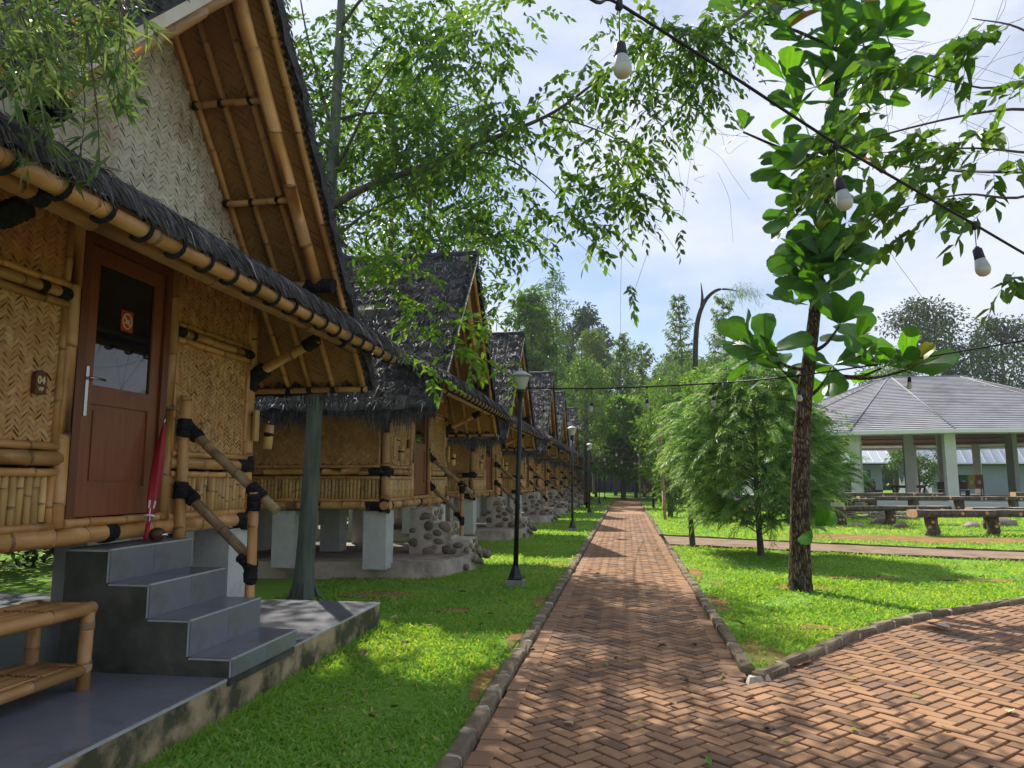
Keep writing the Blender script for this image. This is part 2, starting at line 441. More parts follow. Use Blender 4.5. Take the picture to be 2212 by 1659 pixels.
    def mesh(self, name, mats):
        me = bpy.data.meshes.new(name)
        if not self.v:
            return me
        V = np.concatenate(self.v)
        sizes = np.concatenate([np.full(len(f), f.shape[1]) for f in self.f])
        loops = np.concatenate([f.ravel() for f in self.f])
        me.vertices.add(len(V))
        me.vertices.foreach_set('co', V.ravel().astype(np.float32))
        me.loops.add(len(loops))
        me.loops.foreach_set('vertex_index', loops.astype(np.int32))
        me.polygons.add(len(sizes))
        st = np.concatenate([[0], np.cumsum(sizes)[:-1]])
        me.polygons.foreach_set('loop_start', st.astype(np.int32))
        me.polygons.foreach_set('material_index', np.concatenate(self.m).astype(np.int32))
        me.polygons.foreach_set('use_smooth', np.concatenate(self.smooth))
        a = me.attributes.new('tone', 'FLOAT', 'FACE')
        a.data.foreach_set('value', np.concatenate(self.t).astype(np.float32))
        for m in (mats if isinstance(mats, (list, tuple)) else [mats]):
            me.materials.append(m)
        me.update(calc_edges=True)
        return me
    def build(self, name, mats, parent=None, loc=None):
        return link(name, self.mesh(name, mats), parent, loc)

def link(name, data, parent=None, loc=None, rot=None):
    o = bpy.data.objects.new(name, data)
    COL.objects.link(o)
    if parent is not None:
        o.parent = parent
    if loc is not None:
        o.location = loc
    if rot is not None:
        o.rotation_euler = rot
    return o

def tag(o, label=None, cat=None, group=None, kind=None):
    for k, v in (('label', label), ('category', cat), ('group', group), ('kind', kind)):
        if v:
            o[k] = v
    return o

def thing(name, label, cat, loc=(0, 0, 0), group=None, rz=0.0):
    o = link(name, None, None, loc, (0, 0, rz))
    o.empty_display_size = 0.2
    return tag(o, label, cat, group)

KIDS = {}
def copy_tree(o, parent=None):
    c = o.copy()
    COL.objects.link(c)
    c.parent = parent
    for ch in o.children:
        copy_tree(ch, c)
    return c

def nrm(a):
    return a / (np.linalg.norm(a, axis=-1, keepdims=True) + 1e-12)

def leaf_cloud(mb, P, D, L, Wd, rng, tone=0.0, fold=0.25, fine=True, mi=0, up=None, droop=0.0):
    """one folded blade per row: P base points, D directions"""
    n = len(P)
    D = nrm(D)
    rv = np.tile([0, 0, 1.0], (n, 1)) + rng.normal(0, 0.55, (n, 3)) if up is None else up
    S = nrm(np.cross(D, rv))
    N = np.cross(S, D)
    L = np.broadcast_to(L, (n,))[:, None]
    Wd = np.broadcast_to(Wd, (n,))[:, None]
    dz = np.array([0, 0, -1.0])
    tone = np.broadcast_to(tone, (n,))
    if fine:
        a, b = D * L * 0.32, D * L * 0.68
        h = N * Wd * fold
        V = np.stack([P, P + a + S * Wd * .5 + h, P + b + S * Wd * .36 + h * .8 + dz * droop * L * .5, P + D * L + dz * droop * L,
                      P + b - S * Wd * .36 + h * .8 + dz * droop * L * .5, P + a - S * Wd * .5 + h], 1)
        q = np.array([[0, 1, 2, 3], [0, 3, 4, 5]])
        F = (np.arange(n) * 6)[:, None, None] + q[None]
        mb.add(V.reshape(-1, 3), F.reshape(-1, 4), np.repeat(tone, 2), mi)
    else:
        a = D * L * 0.45
        h = N * Wd * fold
        V = np.stack([P, P + a + S * Wd * .5 + h, P + D * L + dz * droop * L, P + a - S * Wd * .5 + h], 1)
        q = np.array([[0, 1, 2, 3]])
        F = (np.arange(n) * 4)[:, None, None] + q[None]
        mb.add(V.reshape(-1, 3), F.reshape(-1, 4), tone, mi)

def smooth_path(P, n=6):
    """Catmull-Rom through points"""
    P = np.asarray(P, float)
    Q = np.vstack([2 * P[0] - P[1], P, 2 * P[-1] - P[-2]])
    out = []
    for i in range(1, len(Q) - 2):
        t = np.linspace(0, 1, n, endpoint=False)[:, None]
        p0, p1, p2, p3 = Q[i - 1], Q[i], Q[i + 1], Q[i + 2]
        out.append(0.5 * (2 * p1 + (p2 - p0) * t + (2 * p0 - 5 * p1 + 4 * p2 - p3) * t ** 2 + (3 * p1 - p0 - 3 * p2 + p3) * t ** 3))
    out.append(P[-1:])
    return np.vstack(out)

def herring(n, x0, x1, y0, y1):
    """herringbone cells of unit width, n long, axis aligned: (cx, cy, is_vertical)"""
    out = []
    lo, hi = int(min(x0, y0) - 3 * n) - 2, int(max(x1, y1) + 3 * n) + 2
    jm = int((max(abs(x0), abs(x1)) + max(abs(y0), abs(y1))) / n) + 3
    I = np.arange(lo - jm * 0 - 4, hi + 5)
    J = np.arange(-jm, jm + 1)
    ii, jj = np.meshgrid(np.arange(-(jm + 2) * n * 2, (jm + 2) * n * 2), J, indexing='ij')
    ox, oy = ii + jj * n, ii - jj * n
    H = np.stack([ox + n / 2, oy + .5, np.zeros_like(ox)], -1).reshape(-1, 3).astype(float)
    Vv = np.stack([ox + .5, oy - (2 * n - 1) + n / 2, np.ones_like(ox)], -1).reshape(-1, 3).astype(float)
    A = np.vstack([H, Vv])
    k = (A[:, 0] > x0) & (A[:, 0] < x1) & (A[:, 1] > y0) & (A[:, 1] < y1)
    return A[k]

def in_poly(p, q, poly):
    poly = np.asarray(poly, float)
    inside = np.zeros(len(p), bool)
    j = len(poly) - 1
    for i in range(len(poly)):
        xi, yi = poly[i]
        xj, yj = poly[j]
        c = ((yi > q) != (yj > q)) & (p < (xj - xi) * (q - yi) / (yj - yi + 1e-12) + xi)
        inside ^= c
        j = i
    return inside

def weave_panel(O, P, Q, N, poly, w=0.03, ang=45.0, rng=RNG, lift=0.006, pale=0.35):
    """twill weave of split bamboo strips over a dark backing: every float is its own bulged strip. Returns MB (mat 0 strips, 1 backing)"""
    mb = MB()
    O, P, Q, N = (np.asarray(a, float) for a in (O, P, Q, N))
    poly = np.asarray(poly, float)
    cx, cy = poly.mean(0)
    a = math.radians(ang)
    ca, sa = math.cos(a), math.sin(a)
    r = np.abs(poly - [cx, cy]).max() * 1.5 / w
    C = herring(3, -r, r, -r, r)
    px = cx + (C[:, 0] * ca - C[:, 1] * sa) * w
    py = cy + (C[:, 0] * sa + C[:, 1] * ca) * w
    k = in_poly(px, py, poly)
    C, px, py = C[k], px[k], py[k]
    n = len(C)
    dv = np.where(C[:, 2:3] > .5, [[-sa, ca]], [[ca, sa]])
    sv = np.stack([-dv[:, 1], dv[:, 0]], -1)
    hl = 1.5 * w * 1.04
    hw = w * .5 * rng.uniform(.88, .99, n)[:, None]
    ctr = np.stack([px, py], -1) + rng.normal(0, w * .03, (n, 2))
    tilt = rng.normal(0, .03, n)[:, None]
    dv2 = dv + sv * tilt
    secs = []
    lf = lift * rng.uniform(.6, 1.4, n)
    skew = rng.normal(0, lift * .35, n)
    for t, hh in ((-1, .05), (-.45, .95), (.45, .95), (1, .05)):
        for s in (-1, 1):
            uv = ctr + dv2 * hl * t + sv * hw * s
            z = lf * hh + skew * s * (hh)
            secs.append(O + uv[:, :1] * P + uv[:, 1:] * Q + z[:, None] * N)
    V = np.stack(secs, 1)
    q = np.array([[0, 2, 3, 1], [2, 4, 5, 3], [4, 6, 7, 5]])
    F = (np.arange(n) * 8)[:, None, None] + q[None]
    tone = np.clip(rng.normal(pale * .6, .26, n), 0, 1)
    tone = np.where(rng.random(n) < .06, tone * 0, tone)
    mb.add(V.reshape(-1, 3), F.reshape(-1, 4), np.repeat(tone, 3), 0)
    B = O + poly[:, :1] * P + poly[:, 1:] * Q - N * .004
    m = len(B)
    mb.add(B, [list(range(m))], 0, 1)
    B2 = B - N * .012
    mb.add(B2, [list(range(m))[::-1]], 0, 1)
    return mb

def add_text(name, txt, size, parent, loc, rot, m, depth=0.002, bold=0.0, xs=1.0, align='CENTER'):
    cu = bpy.data.curves.new(name, 'FONT')
    cu.body = txt
    cu.size = size
    cu.align_x = align
    cu.extrude = depth
    cu.offset = bold
    o = link(name, cu, parent, loc, rot)
    o.scale = (xs, 1, 1)
    cu.materials.append(m)
    bpy.context.view_layer.update()
    me = bpy.data.meshes.new_from_object(o)
    me.materials.clear()
    me.materials.append(m)
    bpy.data.objects.remove(o)
    o = link(name, me, parent, loc, rot)
    o.scale = (xs, 1, 1)
    return o
# ------------------------------------------------------------------ ground, lawn, paths
ZP = -0.02                                   # top of the paving
KC = np.array([[0.94, 6.12], [1.11, 6.34], [1.59, 7.06], [2.25, 8.0], [3.02, 8.88], [3.9, 9.66], [4.94, 10.46], [6.6, 11.5], [9.0, 12.4], [14.0, 13.2]])
KCs = smooth_path(KC, 8)
def kerb_y(x):
    return np.interp(x, KCs[:, 0], KCs[:, 1])

g = MB()
g.add([[-400, -60, -.09], [400, -60, -.09], [400, 900, -.09], [-400, 900, -.09]], [[0, 1, 2, 3]])
tag(g.build('ground', M['ground']), kind='structure')

lw = MB()
def sheet(poly, z):
    poly = np.asarray(poly, float)
    V = np.column_stack([poly, np.full(len(poly), z)])
    lw.add(V, [list(range(len(V)))])
sheet([(-120, -30), (-0.99, -30), (-0.99, 57.5), (-120, 57.5)], 0.0)
right_poly = [tuple(p) for p in KCs] + [(120, 13.2), (120, 57.5), (0.97, 57.5), (0.97, 6.3)]
sheet(right_poly, 0.0)
sheet([(-120, 59.5), (120, 59.5), (120, 320), (-120, 320)], 0.0)
tag(lw.build('lawn', M['ground']), kind='structure')
cp = MB()
cp.add([[-30, 57.5, -.004], [30, 57.5, -.004], [30, 59.5, -.004], [-30, 59.5, -.004]], [[0, 1, 2, 3]])
tag(cp.build('cross_path', M['sidepath']), kind='structure')

# side path running off to the right
st = smooth_path([(0.97, 20.75), (4.76, 18.64), (8.16, 17.24), (16, 15.2), (30, 13.4)], 6)
sb = smooth_path([(0.97, 17.75), (4.18, 16.43), (7.24, 15.31), (16, 13.6), (30, 12.0)], 6)
sp = MB()
k = len(st)
V = np.zeros((2 * k, 3))
V[0::2, :2], V[1::2, :2] = st, sb
V[:, 2] = 0.006
sp.add(V, [[2 * i, 2 * i + 1, 2 * i + 3, 2 * i + 2] for i in range(k - 1)])
side = tag(sp.build('side_path', M['sidepath']), kind='structure')
edge_mesh = MB().box((0, 0, -.02), (.44, .09, .12), jit=.005).mesh('kerb_block', M['kerb'])
for line in (st, sb):
    seg = np.diff(line, axis=0)
    d = np.concatenate([[0], np.cumsum(np.linalg.norm(seg, axis=1))])
    for s in np.arange(.2, min(d[-1], 20), .43):
        x, y = np.interp(s, d, line[:, 0]), np.interp(s, d, line[:, 1])
        x2, y2 = np.interp(s + .1, d, line[:, 0]), np.interp(s + .1, d, line[:, 1])
        o = link('kerb_block', edge_mesh, side, (x, y, RNG.uniform(-.012, .006)), (RNG.normal(0, .02), RNG.normal(0, .02), math.atan2(y2 - y, x2 - x)))

so = MB()
th = np.linspace(0, 2 * math.pi, 40, endpoint=False)
rr = 1 + .18 * np.sin(3 * th + 1) + .1 * np.sin(7 * th)
so.add(np.column_stack([8.0 + 4.6 * rr * np.cos(th), 20.6 - .12 * (4.6 * rr * np.cos(th)) + 1.15 * rr * np.sin(th), np.full(40, .004)]), [list(range(40))])
tag(so.build('soil', M['soil']), kind='structure')

# main brick path
bed = MB()
bed.add([[-1.0, -6, -.052], [.98, -6, -.052], [.98, 57.5, -.052], [-1.0, 57.5, -.052]], [[0, 1, 2, 3]])
bp_ = [(.98, -6), (14, -6), (14, 13.2)] + [tuple(p) for p in KCs[::-1]]
bed.add(np.column_stack([np.array(bp_), np.full(len(bp_), -.052)]), [list(range(len(bp_)))])
path = tag(bed.build('brick_path', M['brick_bed']), kind='structure')

BW = 0.104
def brick_verts(L, Wd, z0, z1, bev=.006):
    x, y = L / 2, Wd / 2
    return np.array([[-x, -y, z0], [x, -y, z0], [x, y, z0], [-x, y, z0], [-x, -y, z1 - bev], [x, -y, z1 - bev], [x, y, z1 - bev], [-x, y, z1 - bev],
                     [-x + bev, -y + bev, z1], [x - bev, -y + bev, z1], [x - bev, y - bev, z1], [-x + bev, y - bev, z1]])
BF = np.array([[0, 1, 5, 4], [1, 2, 6, 5], [2, 3, 7, 6], [3, 0, 4, 7], [4, 5, 9, 8], [5, 6, 10, 9], [6, 7, 11, 10], [7, 4, 8, 11], [8, 9, 10, 11]])
ca = math.cos(math.radians(45))
C = herring(2, -110, 460, -460, 360)
bx = (C[:, 0] * ca - C[:, 1] * ca) * BW
by = (C[:, 0] * ca + C[:, 1] * ca) * BW
keep = (by > -1.0) & (((bx > -.80) & (bx < .80) & (by < 34)) | ((bx > .78) & (bx < 9.5) & (by < kerb_y(bx) + .02) & (by < 13)))
keep &= ~((bx > .80) & (bx < .95) & (by > 6.2))
C, bx, by = C[keep], bx[keep], by[keep]
ang = np.radians(np.where(C[:, 2] > .5, 135.0, 45.0))
# how large each shows in the photograph
v = np.stack([bx, by, np.full_like(bx, ZP - CAM_H)], -1)
zc = v @ AX_F
ux, uy = 1106 + FPX * (v @ AX_R) / zc, 829.5 - FPX * (v @ AX_U) / zc
inv = (zc > .5) & (ux > -20) & (ux < 2230) & (uy < 1690) & (uy > 0)
order = np.argsort(np.where(inv, zc, 1e9))
single = order[:262]
rest = np.setdiff1d(np.arange(len(bx)), single)
bmeshes = []
for i in range(3):
    mb = MB()
    mb.add(brick_verts(2 * BW - .019, BW - .019, -.038, 0, .004), BF, [0.1, .36, .7][i])
    bmeshes.append(mb.mesh('brick', M['brick']))
for i in single:
    o = link('brick', bmeshes[RNG.choice(3, p=[.55, .3, .15])], path, (bx[i], by[i], ZP + RNG.normal(0, .0025)), (RNG.normal(0, .012), RNG.normal(0, .012), ang[i] + RNG.normal(0, .012)))
bv = brick_verts(2 * BW - .018, BW - .018, -.026, 0, .004)
def scatter_boxes(mb, base, F, X, Y, Z, A, tone):
    c, s = np.cos(A)[:, None], np.sin(A)[:, None]
    V = np.stack([base[None, :, 0] * c - base[None, :, 1] * s + X[:, None], base[None, :, 0] * s + base[None, :, 1] * c + Y[:, None], base[None, :, 2] + Z[:, None]], -1)
    Fn = (np.arange(len(X)) * len(base))[:, None, None] + F[None]
    mb.add(V.reshape(-1, 3), Fn.reshape(-1, F.shape[1]), np.repeat(tone, len(F)))
mb = MB()
n = len(rest)
scatter_boxes(mb, bv, BF, bx[rest], by[rest], ZP + RNG.normal(0, .002, n), ang[rest] + RNG.normal(0, .012, n), np.clip(np.abs(RNG.normal(.1, .40, n)), 0, .9))
tag(mb.build('brick_paving', M['brick'], path), kind='stuff')
# beyond, one sheet carries on
far_b = MB()
far_b.add([[-.74, 34, ZP], [.78, 34, ZP], [.78, 57.5, ZP], [-.74, 57.5, ZP]], [[0, 1, 2, 3]], .2)
tag(far_b.build('far_paving', M['brick'], path), kind='stuff')
# edging course on both sides
em = MB()
em.add(brick_verts(.138, .190, -.02, 0, .005), BF, .25)
eme = em.mesh('edging_brick', M['brick'])
ne = 0
for xs, y0 in ((-.815, 2.6), (.825, 6.3)):
    y = y0
    while y < 46:
        if ne < 150 or y > 14:
            link('edging_brick', eme, path, (xs + RNG.normal(0, .003), y, ZP + .006 + RNG.normal(0, .003)), (0, 0, RNG.normal(0, .01)))
        y += .205 if y < 26 else .205
        if y > 26:
            break
edg = MB()
for xs in (-.815, .825):
    yy = np.arange(26.2, 57, .205)
    scatter_boxes(edg, brick_verts(.138, .190, -.02, 0, .005), BF, np.full(len(yy), xs), yy, np.full(len(yy), ZP + .006), np.zeros(len(yy)), np.full(len(yy), .25))
tag(edg.build('far_edging', M['brick'], path), kind='stuff')

# kerbs: short blocks with pale mortar between
def kerb_mesh():
    mb = MB()
    b = brick_verts(.392, .105, -.09, .052, .020)
    b = b + RNG.normal(0, .005, b.shape)
    mb.add(b, BF)
    return mb.mesh('kerb_block', M['kerb'])
kms = [kerb_mesh() for _ in range(5)]
joint = MB()
far_k = MB()
def kerb_line(P, far=30):
    seg = np.diff(P, axis=0)
    d = np.concatenate([[0], np.cumsum(np.linalg.norm(seg, axis=1))])
    for s in np.arange(.2, d[-1] - .1, .42):
        x, y = np.interp(s, d, P[:, 0]), np.interp(s, d, P[:, 1])
        xa, ya = np.interp(s - .15, d, P[:, 0]), np.interp(s - .15, d, P[:, 1])
        xb, yb = np.interp(s + .15, d, P[:, 0]), np.interp(s + .15, d, P[:, 1])
        a = math.atan2(yb - ya, xb - xa)
        if y < far:
            link('kerb_block', random.choice(kms), path, (x + RNG.normal(0, .006), y, RNG.normal(-.006, .008)), (RNG.normal(0, .03), RNG.normal(0, .02), a + RNG.normal(0, .025)))
            xj, yj = np.interp(s + .21, d, P[:, 0]), np.interp(s + .21, d, P[:, 1])
            wj = RNG.uniform(.026, .045)
            b = brick_verts(wj, RNG.uniform(.09, .108), -.09, RNG.uniform(.044, .056), .016) + RNG.normal(0, .005, (12, 3))
            scatter_boxes(joint, b, BF, np.array([xj]), np.array([yj]), np.array([-.004]), np.array([a + RNG.normal(0, .08)]), np.array([0.]))
        else:
            scatter_boxes(far_k, brick_verts(.40, .105, -.09, .05, .016), BF, np.array([x]), np.array([y]), np.array([0.]), np.array([a]), np.array([0.]))
random.seed(3)
kerb_line(np.array([[-.945, 1.6], [-.945, 57.4]]))
kerb_line(np.array([[.925, 6.35], [.925, 17.7]]))
kerb_line(np.array([[.925, 20.8], [.925, 57.4]]))
kerb_line(KCs[2:])
MB().box((.98, 6.17, -.045), (.24, .12, .12), rz=.1, jit=.016, top=.62).build('corner_stone', M['mortar'], path)
tag(joint.build('mortar_joints', M['kerb_joint'], path), kind='stuff')
tag(far_k.build('far_kerb', M['kerb'], path), kind='stuff')

# ------------------------------------------------------------------ grass: broad short blades on the lawn
def grass(poly, dens, L, Wd, rng, excl=()):
    poly = np.asarray(poly, float)
    x0, y0 = poly.min(0)
    x1, y1 = poly.max(0)
    n = int((x1 - x0) * (y1 - y0) * dens)
    p = rng.uniform((x0, y0), (x1, y1), (n, 2))
    k = in_poly(p[:, 0], p[:, 1], poly)
    vv = np.stack([p[:, 0], p[:, 1], np.full(n, -CAM_H)], -1)
    zz = vv @ AX_F
    uu = 1106 + FPX * (vv @ AX_R) / np.maximum(zz, .1)
    k &= (zz > .5) & (uu > -260) & (uu < 2480)
    for e in excl:
        k &= ~in_poly(p[:, 0], p[:, 1], np.asarray(e, float))
    for ex_, ey_, rx_, ry_ in BARE:
        k &= (((p[:, 0] - ex_) / rx_) ** 2 + ((p[:, 1] - ey_) / ry_) ** 2 > 1) | (rng.random(n) < .22)
    # thin, patchy spots
    pat = np.sin(p[:, 0] * 2.1 + 1.3 * np.sin(p[:, 1] * .9)) * np.sin(p[:, 1] * 1.7 + np.sin(p[:, 0] * 1.3))
    k &= rng.random(n) > np.clip((pat - .35) * 1.4, 0, .82)
    edge = np.minimum(np.abs(p[:, 0] + 1.0), np.abs(p[:, 0] - 1.0))
    k &= (edge > .16) | (rng.random(n) < .35 + .5 * np.sin(p[:, 1] * 2.3) ** 2)
    p, pat = p[k], pat[k]
    n = len(p)
    az = rng.uniform(0, 2 * math.pi, n)
    el = rng.uniform(.15, 1.15, n)
    D = np.stack([np.cos(az) * np.cos(el), np.sin(az) * np.cos(el), np.sin(el)], -1)
    LL = L * rng.uniform(.55, 1.35, n)
    tone = np.clip(rng.normal(.10 + .2 * np.clip(-pat, 0, 1), .14, n), 0, 1)
    dry = np.clip(np.sin(p[:, 0] * .8 + 2) * np.sin(p[:, 1] * .55 + 1) - .35, 0, 1)
    tone = np.clip(tone + .8 * dry * rng.random(n), 0, 1)
    tone = np.where(rng.random(n) < .07, rng.uniform(.5, 1.0, n), tone)
    leaf_cloud(gm, np.column_stack([p, np.full(n, -.004)]), D, LL, Wd * rng.uniform(.7, 1.3, n), rng, tone, fold=.15, fine=L < .07, droop=.18)
BARE = [(1.14, 7.05, .16, .55), (1.3, 6.75, .16, .22), (1.10, 9.6, .10, .7), (-1.08, 5.7, .07, .5), (-1.07, 7.2, .06, .35), (1.08, 12.6, .09, .8), (-1.08, 9.4, .07, .6), (2.4, 11.1, .42, .28), (3.6, 12.4, .55, .22), (1.9, 8.2, .22, .12), (-2.0, 8.6, .25, .15), (5.2, 12.3, .5, .16), (-3.2, 9.6, .5, .3)]
bs2 = MB()
for ib_, (ex_, ey_, rx_, ry_) in enumerate(BARE):
    tt_ = np.linspace(0, 2 * math.pi, 22, endpoint=False)
    q_ = 1.0 + .22 * np.sin(3 * tt_ + ex_) + .12 * np.sin(5 * tt_ + ey_)
    bs2.add(np.column_stack([ex_ + rx_ * q_ * np.cos(tt_), ey_ + ry_ * q_ * np.sin(tt_), np.full(22, .004 + .0012 * ib_)]), [list(range(22))])
tag(bs2.build('bare_soil', M['soil']), kind='structure')
gm = MB()
gr = np.random.default_rng(11)
slab1 = [(-8, 1), (-2.52, 1), (-2.52, 7.62), (-8, 7.62)]
Lx = (-4.4, -1.0)
for ya, yb, dn, L, Wd in ((2.6, 5.5, 4200, .060, .015), (5.5, 8, 2700, .066, .018), (8, 12, 1400, .075, .022), (12, 18, 430, .085, .021), (18, 30, 170, .10, .032), (30, 56, 40, .13, .06)):
    grass([(Lx[0], ya), (Lx[1], ya), (Lx[1], yb), (Lx[0], yb)], dn, L, Wd, gr, (slab1,))
RP = np.array(right_poly)
rpoly = [tuple(p) for p in KCs] + [(14, 40), (0.99, 40), (0.99, 6.3)]
def band(ya, yb, xb, dn, L, Wd):
    sidep = [tuple(p) for p in st] + [tuple(p) for p in sb[::-1]]
    pp = []
    x0 = 1.0
    grass([(x0, ya), (xb, ya), (xb, yb), (x0, yb)], dn, L, Wd, gr, (sidep, bp_, [(x + .0, y) for x, y in np.column_stack([8.0 + 3.9 * rr * np.cos(th), 20.6 - .12 * (3.9 * rr * np.cos(th)) + 1.0 * rr * np.sin(th)])]))
band(6.2, 8, 3.0, 2700, .064, .017)
band(8, 12, 7.5, 1400, .074, .022)
band(12, 18, 13, 400, .085, .021)
band(18, 30, 22, 140, .10, .032)
band(30, 44, 30, 40, .13, .06)
tag(gm.build('grass', M['grass']), kind='stuff')
# ------------------------------------------------------------------ bamboo huts
# local frame: origin at the middle of the front wall on the ground; +x towards the path, y along it
RIDGE, EAVE_Z = 5.42, 2.50
EY = {1: 2.58, -1: 2.78}
XF, XB = 0.97, -5.3
HW = 1.88
def slope_y(z, s=1):
    return EY[s] * (RIDGE - z) / (RIDGE - EAVE_Z)
HB = bpy.data.objects            # shorthand only

def lash(mb, p0, p1, d, k=12):
    p0, p1 = np.asarray(p0, float), np.asarray(p1, float)
    L = np.linalg.norm(p1 - p0)
    m = max(6, int(L / .009))
    t = np.linspace(0, 1, m)
    r = d / 2 * (1 + .05 * np.sin(t * m * 2.1) + RNG.normal(0, .018, m))
    r[0] *= .9
    r[-1] *= .9
    P = p0 + (p1 - p0) * t[:, None] + RNG.normal(0, .0015, (m, 3))
    return mb.tube(P, r, k)

def make_hut(tag_detail=True, slats_single=True):
    """all parts of one hut under one Empty"""
    hut = thing('bamboo_hut', 'hut', 'hut')
    def pole(p0, p1, d, name='bamboo_pole', m='bamboo', k=10, sp=.32):
        return MB().bamboo(p0, p1, d, k, sp).build(name, M[m], hut)
    def wrap(p0, p1, d):
        return lash(MB(), p0, p1, d).build('rope_lashing', M['rope'], hut)
    # posts
    for y in (-HW, HW):
        for x in (0, -4.4):
            pole((x, y, 1.03), (x, y, 3.12), .13 if x == 0 else .12, 'corner_post', k=14, sp=.42)
    # front sill and middle beams
    pole((.015, -HW - .10, 1.13), (.015, HW + .10, 1.13), .125, 'sill_beam', k=14)
    for s in (-1, 1):
        pole((.02, s * .58, 1.635), (.02, s * (HW + .02), 1.635), .10, 'middle_beam', k=12)
        wrap((.005, s * HW, 1.565), (.005, s * HW, 1.705), .158)
        wrap((.02, s * (HW - .19), 1.635), (.02, s * (HW - .03), 1.635), .118)
        wrap((.0, s * HW, 1.03), (.0, s * HW, 1.21), .16)
        wrap((.015, s * (HW - .20), 1.13), (.015, s * (HW + .06), 1.13), .142)
        # door posts
        pole((.02, s * .555, 1.19), (.02, s * .555, 3.34), .10, 'door_post', k=12, sp=.5)
        # rails
        ya, yb = s * .61, s * (HW - .06)
        for z, d in ((1.205, .055), (1.545, .055), (1.71, .055), (2.645, .055), (2.775, .05)):
            pole((.03, ya, z), (.03, yb, z), d, 'rail', k=8)
        pole((.035, ya, 2.71), (.035, yb, 2.71), .072, 'rail', k=10)
        for a, b in ((.61, .70), (.80, .86), (HW - .22, HW - .04)):
            wrap((.035, s * a, 2.71), (.035, s * b, 2.71), .084)
        for za, zb in ((1.22, 1.53), (1.73, 2.62), (2.80, 3.22)):
            for yy in (ya + s * .012, yb - s * .012):
                pole((.022, yy, za), (.022, yy, zb), .05, 'panel_frame', k=8)
    wrap((.015, -.12, 1.13), (.015, .0, 1.13), .14)
    pole((.05, -.53, 1.215), (.05, .53, 1.215), .06, 'threshold', k=10)
    # woven panels in front, two stages each
    for s in (-1, 1):
        a, b = sorted((s * .62, s * (HW - .06)))
        weave_panel((.012, 0, 0), (0, 1, 0), (0, 0, 1), (1, 0, 0), [(a, 1.72), (b, 1.72), (b, 2.64), (a, 2.64)], .0265, 45).build('woven_panel', [M['weave'], M['weave_back']], hut)
        lo, hi = sorted((s * .62, s * 1.83))
        weave_panel((.012, 0, 0), (0, 1, 0), (0, 0, 1), (1, 0, 0), [(lo, 2.79), (hi, 2.79), (hi, 3.3), (lo, 3.3)], .0265, 45, pale=.1).build('woven_panel', [M['weave'], M['weave_back']], hut)
    weave_panel((.0, 0, 0), (0, 1, 0), (0, 0, 1), (1, 0, 0), [(-.56, 3.24), (.56, 3.24), (.56, 3.55), (-.56, 3.55)], .0265, 45, pale=.1).build('woven_panel', [M['weave'], M['weave_back']], hut)
    # upright slats below
    def slat_mesh(Ls, d):
        mb = MB()
        mb.bamboo((0, 0, -Ls / 2), (0, 0, Ls / 2), d, 8, .26)
        return mb.mesh('slat', M['slat'])
    sm = [slat_mesh(.30, .0555) for _ in range(6)]
    spots = []
    for s in (-1, 1):
        for q in np.arange(.675, HW - .10, .061):
            spots.append((.008, s * q, 1.375))
    for x in np.arange(-.12, -4.32, -.057):
        spots.append((x, -HW - .004, 1.375))
    if slats_single:
        for i, p in enumerate(spots):
            o = link('slat', sm[RNG.integers(6)], hut, (p[0] + RNG.normal(0, .002), p[1], p[2] + RNG.normal(0, .006)), (RNG.normal(0, .006), RNG.normal(0, .006), RNG.uniform(0, 6.3)))
    else:
        mb = MB()
        for p in spots:
            mb.tube([(p[0], p[1], p[2] - .15), (p[0], p[1], p[2] + .15)], .0235, 6, RNG.uniform(0, .3), cap=False)
        tag(mb.build('slat_row', M['slat'], hut), kind='stuff')
    # backing boards behind the slats
    bk = MB()
    for s in (-1, 1):
        bk.box((-.045, s * 1.22, 1.375), (.02, 1.26, .34))
    bk.box((-2.2, -HW + .034, 1.375), (4.24, .02, .34))
    bk.box((-2.2, HW, 1.95), (4.36, .02, 1.6))
    bk.box((-4.4, 0, 2.3), (.02, 3.66, 2.3))
    bk.box((-2.2, 0, 1.16), (4.3, 3.6, .05))
    bk.build('backing_boards', M['weave_back'], hut)
    # side walls (towards the viewer): beam, rails, weave
    y = -HW
    pole((.1, y, 1.13), (-4.5, y, 1.13), .125, 'sill_beam', k=12)
    pole((.0, y - .02, 1.635), (-4.4, y - .02, 1.635), .10, 'middle_beam', k=12)
    for z, d in ((1.205, .055), (1.545, .055), (1.715, .055)):
        pole((-.07, y - .02, z), (-4.34, y - .02, z), d, 'rail', k=8)
    pole((-.095, y - .012, 1.74), (-.095, y - .012, 2.95), .05, 'panel_frame', k=8)
    for a, b in ((-.03, -.25), (-2.1, -2.25)):
        wrap((a, y - .02, 1.635), (b, y - .02, 1.635), .116)
    for a, b in ((-.06, -.28), (-1.05, -1.17), (-2.05, -2.17)):
        wrap((a, y, 1.13), (b, y, 1.13), .142)
    weave_panel((0, y - .006, 0), (-1, 0, 0), (0, 0, 1), (0, -1, 0), [(.07, 1.73), (4.34, 1.73), (4.34, 3.1), (.07, 3.1)], .034, 45, pale=.12).build('woven_panel', [M['weave'], M['weave_back']], hut)
    y = HW
    pole((.1, y, 1.13), (-4.5, y, 1.13), .125, 'sill_beam', k=10)
    pole((.0, y + .02, 1.635), (-4.4, y + .02, 1.635), .10, 'middle_beam', k=10)
    wrap((-.03, y + .02, 1.635), (-.25, y + .02, 1.635), .116)
    wp = MB()
    wp.box((-2.2, HW + .012, 2.3), (4.3, .012, 1.6))
    wp.build('side_panel', M['weave'], hut)
    # gable: pale weave and its edge strips
    zt = 3.42
    zc = 5.26
